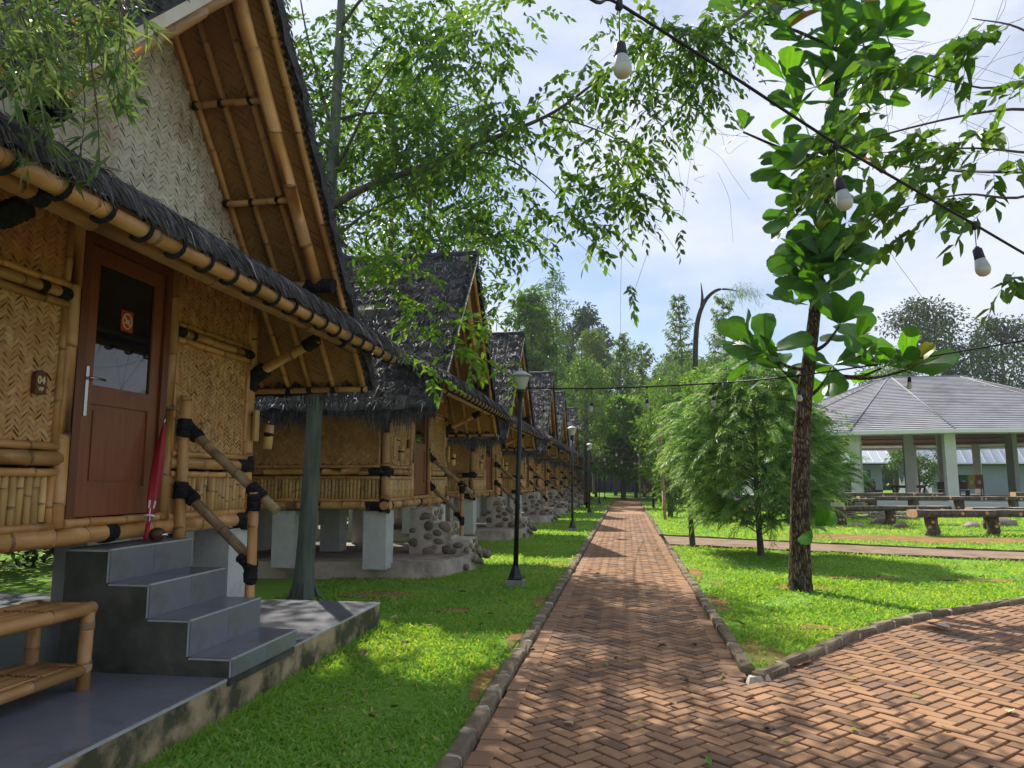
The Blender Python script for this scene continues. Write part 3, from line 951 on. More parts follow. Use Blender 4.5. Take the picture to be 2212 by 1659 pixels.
    weave_panel((.05, 0, 0), (0, 1, 0), (0, 0, 1), (1, 0, 0), [(-slope_y(zt, -1) + .03, zt), (slope_y(zt) - .03, zt), (slope_y(zc), zc), (-slope_y(zc, -1), zc)], .033, 45, pale=.4).build('gable_panel', [M['weave_pale'], M['weave_back_pale']], hut)
    for s in (-1, 1):
        a, b = np.array((.062, s * (slope_y(3.2, s) - .03), 3.2)), np.array((.062, s * .06, RIDGE - .10))
        mb = MB()
        d = b - a
        mb.tube([a, (a + b) / 2, b], .030, 6, smooth=False, squash=.5)
        mb.build('edge_strip', M['bamboo'], hut)
    # roof underside, rafters and cross poles
    for s in (-1, 1):
        sl = math.hypot(EY[s], RIDGE - EAVE_Z)
        dn = np.array((0, s * EY[s], -(RIDGE - EAVE_Z))) / sl         # down the slope
        up = np.array((0, s * (RIDGE - EAVE_Z), EY[s])) / sl          # outward normal
        top = np.array((0, 0, RIDGE))
        weave_panel(top, (1, 0, 0), dn, -up, [(-.15, .02), (XF - .02, .02), (XF - .02, sl), (-.15, sl)], .045, 45, pale=.35).build('soffit_panel', [M['weave_roof'], M['weave_back']], hut)
        pl = MB()
        B = [top + dn * a + np.array((x, 0, 0)) for x, a in ((-.16, .02), (XB, .02), (XB, sl), (-.16, sl))]
        pl.add(B, [[0, 1, 2, 3]])
        pl.build('soffit_back', M['weave_roof'], hut)
        def R(x, a, off=.05):
            return top + dn * a - up * off + np.array((x, 0, 0))
        zj = (RIDGE - 3.42) / (RIDGE - EAVE_Z) * sl
        if s < 0:
            A_, B_ = top + dn * .02, top + dn * sl
            vb = MB()
            q0 = np.array((XF + .052, 0, 0))
            vb.add([A_ + q0 - up * .02, B_ + q0 - up * .02, B_ + q0 + up * .05, A_ + q0 + up * .05], [[0, 1, 2, 3]])
            vb.add([A_ + q0 - up * .02, B_ + q0 - up * .02, B_ - up * .02 + np.array((XF - .1, 0, 0)), A_ - up * .02 + np.array((XF - .1, 0, 0))], [[3, 2, 1, 0]])
            vb.build('verge_board', M['weave_pale'], hut)
        for x, d, e in (((.93, .062, sl),) if s > 0 else ()) + ( (.60, .055, sl - .02), (.34, .055, sl - .02), (.10, .05, sl - .02), (-.2, .05, sl - .02)):
            pole(R(x, .12, d / 2 + .012), R(x, e, d / 2 + .012), d, 'rafter', k=8, sp=.45)
        pole(R(.76, .1, .12), R(.76, zj - .05, .12), .115, 'verge_pole', k=14, sp=.55)
        for zz in (4.70, 4.05):
            a = (RIDGE - zz) / (RIDGE - EAVE_Z) * sl
            pole(R(.05, a, .085), R(.72, a, .085), .058, 'cross_pole', k=10)
            for x in (.10, .34, .60):
                wrap(R(x - .018, a, .085), R(x + .018, a, .085), .075)
        pole(R(-.1, zj, .13), R(.92, zj, .13), .105, 'tie_pole', k=12, sp=.4)
        wrap(R(.66, zj, .13), R(.935, zj, .13), .135)
        pole(R(-4.9, sl + .02, .06), R(XF, sl + .02, .06), .062, 'eave_pole', k=10, sp=.5)
        for x in (.93, .60, .34, .10):
            wrap(R(x - .02, sl + .02, .06), R(x + .02, sl + .02, .06), .08)
        # brace out to the small canopy
        p0, p1 = np.array((.02, s * (HW + .02), 2.50)), np.array((.74, s * (HW - .10), 2.84))
        pole(p0, p1, .095, 'brace', k=12, sp=.4)
        q = (p1 - p0) / np.linalg.norm(p1 - p0)
        wrap(p0 + q * .0, p0 + q * .17, .155)
        wrap(p1 - q * .15, p1 + q * .01, .125)
        wrap((.0, s * HW, 2.38), (.0, s * HW, 2.56), .165)
    # canopy over the door
    pole((1.18, -2.74, 2.79), (1.18, 2.74, 2.79), .088, 'canopy_pole', k=14, sp=.5)
    pole((.90, -2.42, 2.845), (.90, 2.42, 2.845), .09, 'canopy_pole', k=12, sp=.5)
    cn = MB()
    cn.add([(1.16, -2.7, 2.865), (1.16, 2.7, 2.865), (.07, 2.45, 3.42), (.07, -2.45, 3.42)], [[0, 1, 2, 3]])
    cn.build('canopy_mat', M['weave_roof'], hut)
    hk = []
    for i, yy in enumerate(np.arange(-2.66, 2.72, .29)):
        a = np.linspace(-.5 * math.pi - .9, .5 * math.pi + .6, 12)
        P = np.stack([1.18 + .062 * np.cos(a) , yy + .02 * np.sin(a * .7), 2.795 + .066 * np.sin(a)], -1)
        MB().tube(P, .013, 6).build('rope_hook', M['rope'], hut)
    for yy in (-1.9, 1.95):
        wrap((.90, yy - .05, 2.845), (.90, yy + .05, 2.845), .107)
    # thatch ------------------------------------------------------------
    rng = np.random.default_rng(21)
    th_ = MB()
    T0 = .14
    for s in (-1, 1):
        sl = math.hypot(EY[s], RIDGE - EAVE_Z)
        dn = np.array((0, s * EY[s], -(RIDGE - EAVE_Z))) / sl
        up = np.array((0, s * (RIDGE - EAVE_Z), EY[s])) / sl
        top = np.array((0, 0, RIDGE))
        gx, gs = np.linspace(XB, XF + .05, 44), np.linspace(-.02, sl + .10, 30)
        X, S = np.meshgrid(gx, gs, indexing='ij')
        # courses of fibre step down the slope
        step = .045 * ((S / .34) % 1.0) + .03 * np.sin(X * 3.1 + S * 2) * np.sin(S * 4.3) + rng.normal(0, .014, X.shape)
        H = T0 * .55 + step
        Vt = top + X[..., None] * np.array((1, 0, 0)) + S[..., None] * dn + H[..., None] * up
        nX, nS = X.shape
        idx = np.arange(nX * nS).reshape(nX, nS)
        F = np.stack([idx[:-1, :-1], idx[1:, :-1], idx[1:, 1:], idx[:-1, 1:]], -1).reshape(-1, 4)
        th_.add(Vt.reshape(-1, 3), F, rng.random(len(F)) ** 8 * .7)
        # edges down to the underside
        for line, g2 in ((idx[-1, :], None), (idx[0, :], None), (idx[:, -1], None)):
            A = Vt.reshape(-1, 3)[line]
            Bm = A - up * (T0 * .55 + (.055 if s > 0 else .02))
            m = len(A)
            th_.add(np.vstack([A, Bm]), [[i, i + 1, m + i + 1, m + i] for i in range(m - 1)], 0)
    # canopy thatch slab
    gx, gy = np.linspace(0, 1, 8), np.linspace(-2.72, 2.72, 60)
    U, Y = np.meshgrid(gx, gy, indexing='ij')
    Vc = np.stack([.07 + U * 1.16, Y * (1 - .08 * (1 - U)), 3.50 - U * .58 + .045 * np.sin(U * 3) + rng.normal(0, .014, U.shape)], -1)
    nX, nS = U.shape
    idx = np.arange(nX * nS).reshape(nX, nS)
    F = np.stack([idx[:-1, :-1], idx[1:, :-1], idx[1:, 1:], idx[:-1, 1:]], -1).reshape(-1, 4)
    th_.add(Vc.reshape(-1, 3), F, 0)
    for line in (idx[-1, :], idx[:, 0], idx[:, -1]):
        A = Vc.reshape(-1, 3)[line]
        Bm = A - np.array((0, 0, .085))
        m = len(A)
        th_.add(np.vstack([A, Bm]), [[i, i + 1, m + i + 1, m + i] for i in range(m - 1)], 0)
    # ridge roll
    P = np.stack([np.linspace(XB, XF + .06, 26), rng.normal(0, .015, 26), RIDGE + .11 + rng.normal(0, .012, 26)], -1)
    th_.tube(P, .10 + rng.normal(0, .008, 26), 8)
    roof = tag(th_.build('thatch', M['thatch'], hut), kind='stuff')
    fb = MB()
    for s in (-1, 1):
        sl = math.hypot(EY[s], RIDGE - EAVE_Z)
        dn = np.array((0, s * EY[s], -(RIDGE - EAVE_Z))) / sl
        up = np.array((0, s * (RIDGE - EAVE_Z), EY[s])) / sl
        top = np.array((0, 0, RIDGE))
        n = 15000 if s < 0 else 4500
        x = rng.uniform(XB, XF + .04, n)
        a = rng.uniform(-.05, sl + .02, n)
        h = T0 * .55 + .045 * ((a / .34) % 1.0) + rng.uniform(-.01, .02, n)
        P = top + x[:, None] * np.array((1, 0, 0)) + a[:, None] * dn + h[:, None] * up
        lat = rng.normal(0, .55, n)
        lift = np.abs(rng.normal(.10, .22, n))
        D = dn[None] + lat[:, None] * np.array((1, 0, 0)) + lift[:, None] * up
        pale = np.where(rng.random(n) < .20, rng.uniform(.2, 1, n), rng.uniform(0, .2, n))
        leaf_cloud(fb, P, D, rng.uniform(.08, .26, n), rng.uniform(.008, .024, n), rng, pale, fold=.3, fine=False, up=np.tile(up, (n, 1)) + rng.normal(0, .5, (n, 3)), droop=.12)
        # shaggy eave
        n = 5200 if s < 0 else 1500
        x = rng.uniform(XB, XF + .05, n)
        clump = .5 + .5 * np.sin(x * 4.1 + np.sin(x * 9))
        P = top + x[:, None] * np.array((1, 0, 0)) + (sl + rng.uniform(-.12, .10, n))[:, None] * dn + rng.uniform(-.03, .12, n)[:, None] * up
        D = dn[None] * .45 + np.array((0, 0, -1.0)) + rng.normal(0, .22, (n, 3))
        leaf_cloud(fb, P, D, rng.uniform(.14, .34, n) * (.6 + .6 * clump), rng.uniform(.005, .012, n), rng, np.where(rng.random(n) < .03, .5, .0), fold=.2, fine=False)
        # ragged verge
        n = 1100
        a = rng.uniform(-.05, sl + .1, n)
        P = top + (XF + rng.uniform(-.03, .05, n))[:, None] * np.array((1, 0, 0)) + a[:, None] * dn + rng.uniform(-.02 if s > 0 else .06, .16, n)[:, None] * up
        D = dn[None] + np.array((.35, 0, 0)) + (0 if s > 0 else .5) * up[None] + rng.normal(0, .45, (n, 3))
        leaf_cloud(fb, P, D, rng.uniform(.04, .13, n), rng.uniform(.008, .02, n), rng, np.where(rng.random(n) < .05, .5, .02), fold=.2, fine=False)
    # canopy fibres combed forward and hanging over the pole
    n = 8000
    u = rng.uniform(.0, 1.02, n) ** .7
    yy = rng.uniform(-2.76, 2.76, n)
    P = np.stack([.07 + u * 1.16, yy * (1 - .08 * (1 - u)), 3.52 - u * .58 + .045 * np.sin(u * 3) + rng.uniform(-.04, .015, n)], -1)
    D = np.stack([np.full(n, .8), rng.normal(0.06, .35, n), -.42 - .5 * u ** 4 + rng.normal(0, .12, n)], -1)
    leaf_cloud(fb, P, D, rng.uniform(.10, .24, n), rng.uniform(.005, .012, n), rng, np.where(rng.random(n) < .12, rng.uniform(.3, .9, n), rng.uniform(0, .1, n)), fold=.2, fine=False, droop=.25)
    n = 900
    e = np.sign(rng.normal(0, 1, n))
    P = np.stack([rng.uniform(.1, 1.22, n), e * rng.uniform(2.55, 2.76, n), np.zeros(n)], -1)
    P[:, 2] = 3.50 - (P[:, 0] - .07) / 1.16 * .58 + rng.uniform(-.08, .02, n)
    D = np.stack([rng.normal(.5, .3, n), e * .8, rng.normal(-.45, .25, n)], -1)
    leaf_cloud(fb, P, D, rng.uniform(.10, .26, n), rng.uniform(.005, .012, n), rng, np.where(rng.random(n) < .1, .5, .03), fold=.2, fine=False, droop=.3)
    tag(fb.build('thatch_fibre', M['thatch_fibre'], roof), kind='stuff')
    # door ---------------------------------------------------------------
    fr = MB()
    for s in (-1, 1):
        fr.box((-.01, s * .462, 2.19), (.11, .075, 1.89))
    fr.box((-.01, 0, 3.165), (.11, 1.0, .07))
    fr.build('door_frame', M['wood_dark'], hut)
    dr = MB()
    dl, dz0, dz1 = .42, 1.25, 3.12
    for s in (-1, 1):
        dr.box((0.0, s * (dl - .055), (dz0 + dz1) / 2), (.042, .11, dz1 - dz0))
    dr.box((0.0, 0, dz0 + .10), (.042, 2 * dl - .22, .20))
    dr.box((0.0, 0, 2.085), (.042, 2 * dl - .22, .13))
    dr.box((0.0, 0, dz1 - .055), (.042, 2 * dl - .22, .11))
    door = dr.build('door', M['wood'], hut)
    MB().box((-.006, 0, 1.735), (.022, 2 * dl - .22, .57)).box((.008, 0, 1.735), (.010, 2 * dl - .30, .49), top=1).build('door_panel', M['wood'], door)
    MB().box((.003, 0, 2.58), (.008, 2 * dl - .22, .86)).build('pane', M['glass_dark'], door)
    hd = MB()
    hd.box((.026, -.375, 2.10), (.010, .028, .34))
    hd.tube([(.03, -.375, 2.19), (.062, -.375, 2.19), (.066, -.355, 2.19), (.066, -.24, 2.188)], .0085, 8)
    hd.build('handle', M['steel'], door)
    # no smoking sticker
    sg = MB()
    sg.box((.0085, .02, 2.665), (.002, .135, .155), mi=0)
    a = np.linspace(0, 2 * math.pi, 33)
    sg.tube(np.stack([np.full(33, .0105), .02 + .048 * np.cos(a), 2.665 + .056 * np.sin(a)], -1), .0055, 6, mi=1, cap=False)
    sg.box((.0108, .02, 2.665), (.002, .098, .013), mi=1, rot=np.array([[1, 0, 0], [0, .70, .71], [0, -.71, .70]]))
    sg.box((.0106, .015, 2.653), (.002, .05, .014), mi=1)
    sg.box((.0106, .032, 2.667), (.002, .026, .02), mi=1)
    sg.build('no_smoking_sticker', [M['sign_red'], M['cream']], door)
    # small split-bamboo bracket and hanging lantern at the corner
    def lantern(y, x=.06):
        MB().box((x + .045, y, 2.02), (.022, .085, .30)).build('bracket_plate', M['slat'], hut)
        mb = MB()
        mb.tube([(x + .045, y + .03, 2.13), (x + .09, y + .10, 2.11), (x + .10, y + .15, 2.10)], .007, 6)
        mb.build('lantern_arm', M['rope'], hut)
        mb = MB()
        lx, ly = x + .10, y + .15
        mb.tube([(lx, ly, 2.10), (lx, ly, 2.035)], .004, 5)
        mb.build('lantern_chain', M['steel'], hut)
        ln = MB()
        ln.bamboo((lx + .012, ly, 2.035), (lx, ly - .012, 1.80), .088, 14, 1.0)
        lo = ln.build('lantern', M['slat'], hut)
        lash(MB(), (lx + .008, ly - .004, 1.955), (lx + .006, ly - .006, 1.925), .096).build('lantern_band', M['rope'], lo)
    lantern(HW - .02)
    lantern(-HW + .10)
    # name plaque beside the door
    pq = MB()
    oy = -.80
    prof = [(-.045, -.075), (.045, -.075), (.045, .045), (.03, .064), (.0, .075), (-.03, .064), (-.045, .045)]
    f1 = [(.052, oy + a, 2.105 + b) for a, b in prof]
    f0 = [(.022, oy + a, 2.105 + b) for a, b in prof]
    m = len(prof)
    pq.add(f1, [list(range(m))])
    pq.add(f0, [list(range(m))[::-1]])
    pq.add(f0 + f1, [[i, (i + 1) % m, m + (i + 1) % m, m + i] for i in range(m)])
    pq.build('door_plaque', M['plaque'], hut)
    return hut

def foundation(hut, piers_only=False):
    pm = MB().box((0, 0, .615), (.36, .36, .86), jit=.006).mesh('pier', M['pier_white'])
    for x in (-.16, -1.6, -3.0, -4.3):
        for y in (-1.66, .2, 1.80):
            if x == -.16 and y == .2:
                continue
            link('pier', pm, hut, (x, y, -.0), (0, 0, 0))
    cp_ = MB()
    for x in (-.16, -1.6, -3.0, -4.3):
        for y in (-1.66, 1.80):
            cp_.tube([(x, y, 1.03), (x, y, 1.10)], .06, 8)
    cp_.build('pier_stub', M['bamboo'], hut)

hut0 = make_hut()
foundation(hut0)
kid_names = [c.name for c in hut0.children]

XW = -3.65
YC = [4.92, 12.69, 19.9, 27.2, 33.95, 40.9, 47.9, 55.0]
LAB = ['nearest bamboo hut with grey tiled steps and the plaque 04',
       'second hut in the row, behind the smooth grey tree trunk',
       'third hut in the row, behind the nearest black lamp post',
       'fourth hut in the row from the grey tiled steps',
       'fifth hut in the row from the grey tiled steps',
       'sixth hut in the row from the grey tiled steps',
       'seventh hut in the row, next to last of the thatched huts',
       'eighth and last thatched hut at the far end of the row']
HUTS = []
hut0.location = (XW, YC[0], 0)
for i, (y, lb) in enumerate(zip(YC, LAB)):
    h_ = hut0 if i == 0 else None
    if i == 4:
        # the farther huts carry their slats joined
        proto_far = HUTS[1].copy()
        COL.objects.link(proto_far)
        for c in HUTS[1].children:
            if not c.name.startswith('slat'):
                copy_tree(c, proto_far)
        mb = MB()
        for s in (-1, 1):
            for q in np.arange(.675, HW - .10, .061):
                mb.tube([(.008, s * q, 1.22), (.008, s * q, 1.53)], .0235, 6, RNG.uniform(0, .3), cap=False)
        for x in np.arange(-.12, -4.32, -.057):
            mb.tube([(x, -HW - .004, 1.22), (x, -HW - .004, 1.53)], .0235, 6, RNG.uniform(0, .3), cap=False)
        tag(mb.build('slat_row', M['slat'], proto_far), kind='stuff')
        h_ = proto_far
    elif i > 4:
        h_ = copy_tree(proto_far)
    elif i > 0:
        h_ = copy_tree(hut0)
    h_.location = (XW + [0, .08, -.04, .05, -.05, .03, 0, .06][i], y, 0)
    h_.rotation_euler = (0, 0, [0, .008, -.012, .010, -.008, .012, -.01, .006][i])
    h_.scale = (1, 1, [1, .99, .985, .975, .985, .97, .98, .97][i])
    tag(h_, lb, 'hut', 'thatched bamboo huts along the path')
    HUTS.append(h_)
# plaque lettering on the nearest hut only
pl = [c for c in hut0.children if c.name.startswith('door_plaque')][0]
t1 = add_text('plaque_number', '04', .066, pl, (.0535, -.80, 2.095), (math.radians(90), 0, math.radians(90)), M['cream'], .0015, .002, .95)
t2 = add_text('plaque_word', 'VIP', .032, pl, (.0535, -.80, 2.05), (math.radians(90), 0, math.radians(90)), M['cream'], .0015, .001, 1.0)

# ------------------------------------------------------------------ nearest hut: tiled platform and steps
pf = thing('tiled_platform', 'grey tiled platform and steps in front of the nearest hut', 'steps', (0, 0, 0))
core = MB()
core.box((-5.05, 4.0, .115), (5.04, 7.2, .24))
core.build('platform_base', M['slab_edge'], pf)
# floor tiles 0.6 m with fine joints
jt = MB()
jt.box((-5.05, 4.0, .238), (5.05, 7.21, .016))
jt.build('tile_joint', M['grout'], pf)
tmesh = {}
def tile(sx, sy, sz, c, name='floor_tile'):
    key = (round(sx, 3), round(sy, 3), round(sz, 3))
    if key not in tmesh:
        tmesh[key] = MB().box((0, 0, 0), (sx, sy, sz)).mesh(name, M['tile'])
    return link(name, tmesh[key], pf, c)
G = .004
for ix in range(4):
    for iy in range(6):
        cx, cy = -2.53 - .6 - ix * 1.2, .40 + .6 + iy * 1.2
        tile(1.2 - G, 1.2 - G, .012, (cx, cy, .2435))
# steps
YL, YR = 4.60, 5.54
XS = [(-2.50, .37), (-2.80, .60), (-3.10, .82), (-3.40, 1.04)]
for i, (x, z) in enumerate(XS):
    xb = XS[i + 1][0] if i < 3 else -3.72
    stp = MB()
    stp.box(((x + xb) / 2 - .008, (YL + YR) / 2, (z - .018 + .2) / 2), (x - xb - .0, YR - YL - .004, z - .018 - .2))
    stp.build('step', M['cement_side'], pf)
    zb = XS[i - 1][1] if i > 0 else .252
    gj = MB()
    gj.box((x - .010, (YL + YR) / 2, (z + zb) / 2), (.010, YR - YL, z - zb - .002))
    gj.box(((x + xb) / 2, (YL + YR) / 2, z - .012), (x - xb + .002, YR - YL, .010))
    gj.box((x - .0005, (YL + YR) / 2, z - .004), (.014, YR - YL + .002, .010))
    gj.build('tile_joint', M['grout'], pf)
    hw = (YR - YL) / 2
    for q in (0, 1):
        yc_ = YL + hw * (.5 + q) + (.03 if q == 0 else -.03) * 0
        tile(.012, hw - G, z - zb - .012, (x, yc_, (z + zb) / 2 - .003), 'riser_tile')
        tile(x - xb - .012, hw - G, .012, ((x + xb) / 2 - .002, yc_, z - .004), 'tread_tile')

# ------------------------------------------------------------------ stone steps and rounded slabs of the other huts
def make_stone_steps(seed):
    rng = np.random.default_rng(seed)
    t = thing('stone_steps', 'steps', 'steps')
    n = 40
    # slab with a rounded front
    a = np.linspace(-math.pi / 2, math.pi / 2, n)
    fx = .12 + .85 * np.cos(a) ** .8
    fy = .15 + 1.75 * np.sin(a)
    poly = [(-4.9, -1.9)] + [(fx[i] + rng.normal(0, .012), fy[i]) for i in range(n)] + [(-4.9, 2.0)]
    m = len(poly)
    sl_ = MB()
    topv = [(x, y, .25 + rng.normal(0, .004)) for x, y in poly]
    midv = [(x + .03, y * 1.01, .13 + rng.normal(0, .015)) for x, y in poly]
    botv = [(x + .05 + rng.normal(0, .02), y * 1.02, -.03) for x, y in poly]
    sl_.add(topv, [list(range(m))])
    sl_.add(topv + midv, [[i, m + i, m + (i + 1) % m, (i + 1) % m] for i in range(m)])
    sl_.add(midv + botv, [[i, m + i, m + (i + 1) % m, (i + 1) % m] for i in range(m)])
    sl_.build('slab', M['slab'], t)
    # stepped mortar body
    y0, y1 = -.22, .48
    for (xa, xb, z) in ((-.10, .30, 1.02), (.25, .62, .76), (.56, .95, .50)):
        mb = MB()
        nx, nz, ny = 6, 6, 6
        def face(P00, du, dv, nu, nv, nn, wob=.018):
            u, v = np.meshgrid(np.linspace(0, 1, nu), np.linspace(0, 1, nv), indexing='ij')
            V = np.array(P00) + u[..., None] * np.array(du) + v[..., None] * np.array(dv)
            nz_ = rng.normal(0, wob, u.shape)
            nz_[0], nz_[-1], nz_[:, 0], nz_[:, -1] = -.012, -.012, -.012, -.012
            V = V + nz_[..., None] * np.array(nn)
            ii = np.arange(nu * nv).reshape(nu, nv)
            mb.add(V.reshape(-1, 3), np.stack([ii[:-1, :-1], ii[1:, :-1], ii[1:, 1:], ii[:-1, 1:]], -1).reshape(-1, 4), 0, 0, True)
        L, Hh = xb - xa, z - .24
        face((xa, y0, .24), (L, 0, 0), (0, 0, Hh), 6, 7, (0, -1, 0))
        face((xa, y1, .24), (L, 0, 0), (0, 0, Hh), 6, 7, (0, 1, 0))
        face((xb, y0, .24), (0, y1 - y0, 0), (0, 0, Hh), 8, 7, (1, 0, 0))
        face((xa, y0, z), (L, 0, 0), (0, y1 - y0, 0), 6, 8, (0, 0, 1))
        mb.build('step', M['mortar'], t)
    sms = []
    for q in range(6):
        u = np.linspace(0, math.pi, 7)
        w_ = np.linspace(0, 2 * math.pi, 10, endpoint=False)
        U, Wv = np.meshgrid(u, w_, indexing='ij')
        Rr = 1 + .12 * np.sin(2 * Wv + q) * np.sin(U) + rng.normal(0, .05, U.shape)
        V = np.stack([Rr * np.sin(U) * np.cos(Wv), Rr * np.sin(U) * np.sin(Wv), Rr * np.cos(U)], -1)
        ii = np.arange(70).reshape(7, 10)
        nx = np.roll(ii, -1, 1)
        mb = MB()
        mb.add(V.reshape(-1, 3), np.stack([ii[:-1], nx[:-1], nx[1:], ii[1:]], -1).reshape(-1, 4), 0, 0, True)
        sms.append(mb.mesh('stone', M['stone']))
    def stones(xa, xb, za, zb, yplane, along='x', cnt=7):
        put = []
        tries = 0
        while len(put) < cnt and tries < 400:
            tries += 1
            p, z = rng.uniform(xa + .05, xb - .05), rng.uniform(za + .06, zb - .05)
            r = rng.uniform(.05, .10)
            if all(math.hypot((p - a_) * .8, (z - b_) * 1.3) > (r + c_) * 1.12 for a_, b_, c_ in put):
                put.append((p, z, r))
        for p, z, r in put:
            sx = r * rng.uniform(.95, 1.35)
            sz = r * rng.uniform(.6, .95)
            o = link('stone', sms[rng.integers(6)], t)
            if along == 'x':
                o.location = (p, yplane, z)
                o.scale = (sx, .030, sz)
                o.rotation_euler = (0, rng.normal(0, .25), 0)
            else:
                o.location = (yplane, p, z)
                o.scale = (.030, sx, sz)
                o.rotation_euler = (rng.normal(0, .25), 0, 0)
    for yp in (y0 - .005,):
        stones(-.10, .30, .24, 1.02, yp, 'x', 6)
        stones(.27, .62, .24, .76, yp, 'x', 5)
        stones(.58, .95, .24, .50, yp, 'x', 3)
    stones(y0, y1, .24, .50, .955, 'y', 6)
    stones(y0, y1, .52, .76, .625, 'y', 5)
    stones(y0, y1, .78, 1.02, .305, 'y', 5)
    # rubble stones at the foot and along the slab front
    for q in range(9):
        aa = rng.uniform(-.6, 1.3)
        o = link('stone', sms[rng.integers(6)], t, (.14 + .87 * math.cos(aa) ** .8 + .03 if abs(aa) < 1.5 else .2, .15 + 1.78 * math.sin(aa), rng.uniform(.05, .2)))
        o.scale = (rng.uniform(.03, .05), rng.uniform(.06, .11), rng.uniform(.05, .08))
    for q in range(3):
        o = link('stone', sms[rng.integers(6)], t, (.98 + q * .05, .35 + q * .14, .22 - .05 * q + .06))
        o.scale = (rng.uniform(.07, .10), rng.uniform(.09, .13), rng.uniform(.07, .10))
    return t
steps_p = make_stone_steps(5)
bs = link('stone', [c for c in steps_p.children if c.name.startswith('stone')][0].data.copy(), None, None)
bs.data.materials.clear()
bs.data.materials.append(M['stone_black'])
STEP_LAB = ['stone-studded steps and rounded slab before the second hut, one stone painted black',
            'stone-studded steps and rounded slab before the third hut', 'stone-studded steps and rounded slab before the fourth hut',
            'stone-studded steps and rounded slab before the fifth hut', 'stone-studded steps and rounded slab before the sixth hut',
            'stone-studded steps and rounded slab before the seventh hut', 'stone-studded steps and rounded slab before the last hut']
STEPS = []
for i, y in enumerate(YC[1:]):
    s_ = steps_p if i == 0 else copy_tree(steps_p)
    s_.location = (XW + .08, y + (.05 if i == 0 else 0), 0)
    tag(s_, STEP_LAB[i], 'steps', 'stone steps before the huts')
    STEPS.append(s_)
bs.parent = STEPS[0]
bs.location, bs.scale, bs.rotation_euler = (.50, -.112, .345), (.135, .05, .075), (0, .1, 0)

# ------------------------------------------------------------------ stair railings of bamboo
def make_rail():
    t = thing('stair_railing', 'railing', 'railing')
    def pole(p0, p1, d, name, m='bamboo_grey'):
        return MB().bamboo(p0, p1, d, 12, .30).build(name, M[m], t)
    def wrap(p0, p1, d):
        return lash(MB(), p0, p1, d).build('rope_lashing', M['rope'], t)
    pole((.10, 0, .98), (.10, 0, 2.18), .088, 'post', 'bamboo')
    pole((.72, .02, .25), (.72, .02, 1.40), .078, 'post', 'bamboo')
    for (z0, x1, z1, over) in ((1.92, .90, 1.25, 1), (1.41, .70, .87, 0)):
        a, b = np.array((.10, .05, z0)), np.array((x1, .06, z1))
        d = (b - a) / np.linalg.norm(b - a)
        pole(a, b, .080, 'rail')
        wrap(a - d * .02, a + d * .13, .118)
        wrap((.10, 0, z0 - .07), (.10, 0, z0 + .07), .115)
        zz = z0 + (z1 - z0) * (.72 - .10) / (x1 - .10)
        c = np.array((min(.72, x1 - .03), .06, zz))
        wrap(c - d * .07, c + d * .06, .112)
        wrap((.72, .02, zz - .15), (.72, .02, zz - .01), .105)
    wrap((.72, .02, .33), (.72, .02, .43), .098)
    pole((.30, .02, .385), (.72, .02, .385), .06, 'rail', 'bamboo')
    return t
rl0 = make_rail()
RL = ['bamboo stair railing beside the grey tiled steps', 'bamboo stair railing of the second hut, beside the black-painted stone', 'bamboo stair railing on the third hut, behind the nearest lamp post',
      'bamboo stair railing on the fourth hut', 'bamboo stair railing on the fifth hut', 'bamboo stair railing on the sixth hut', 'bamboo stair railing on the seventh hut', 'bamboo stair railing on the last hut of the row']
for i, y in enumerate(YC):
    r_ = rl0 if i == 0 else copy_tree(rl0)
    r_.location = (XW, y + (.68 if i == 0 else .58), 0)
    tag(r_, RL[i], 'railing', 'bamboo stair railings')
# ------------------------------------------------------------------ bench, umbrella and the small jug by the nearest door
def bench():
    t = thing('bamboo_bench', 'low bamboo bench with a lower shelf, standing on the grey tiled platform', 'bench', (0, 0, .25))
    x0, x1, y0, y1, zt, zs = -3.60, -3.24, 2.6, 4.22, .475, .12
    def pole(p0, p1, d, name):
        MB().bamboo(p0, p1, d, 14, .38).build(name, M['bamboo'], t)
    for x in (x0, x1):
        for y in (y0, y1):
            pole((x, y, 0), (x, y, zt - .02), .078, 'leg')
            for z in (.13, zt - .10):
                lash(MB(), (x, y, z - .03), (x, y, z + .03), .083, 12).build('binding', M['bamboo_grey'], t)
        pole((x, y0 - .02, zt), (x, y1 + .035, zt), .076, 'seat_rail')
        pole((x, y0, zs), (x, y1, zs), .066, 'shelf_rail')
    for y in (y0, y1):
        pole((x0, y, zt + .002), (x1, y, zt + .002), .066, 'end_rail')
        pole((x0, y, zs), (x1, y, zs), .06, 'end_rail')
    sm = MB()
    sm.bamboo((0, y0 + .03, 0), (0, y1 - .03, 0), .024, 6, .5)
    me = sm.mesh('slat', M['bamboo'])
    for z in (zt + .012, zs + .012):
        for x in np.linspace(x0 + .045, x1 - .045, 11):
            link('slat', me, t, (x, RNG.normal(0, .004), z + RNG.normal(0, .001)))
bench()

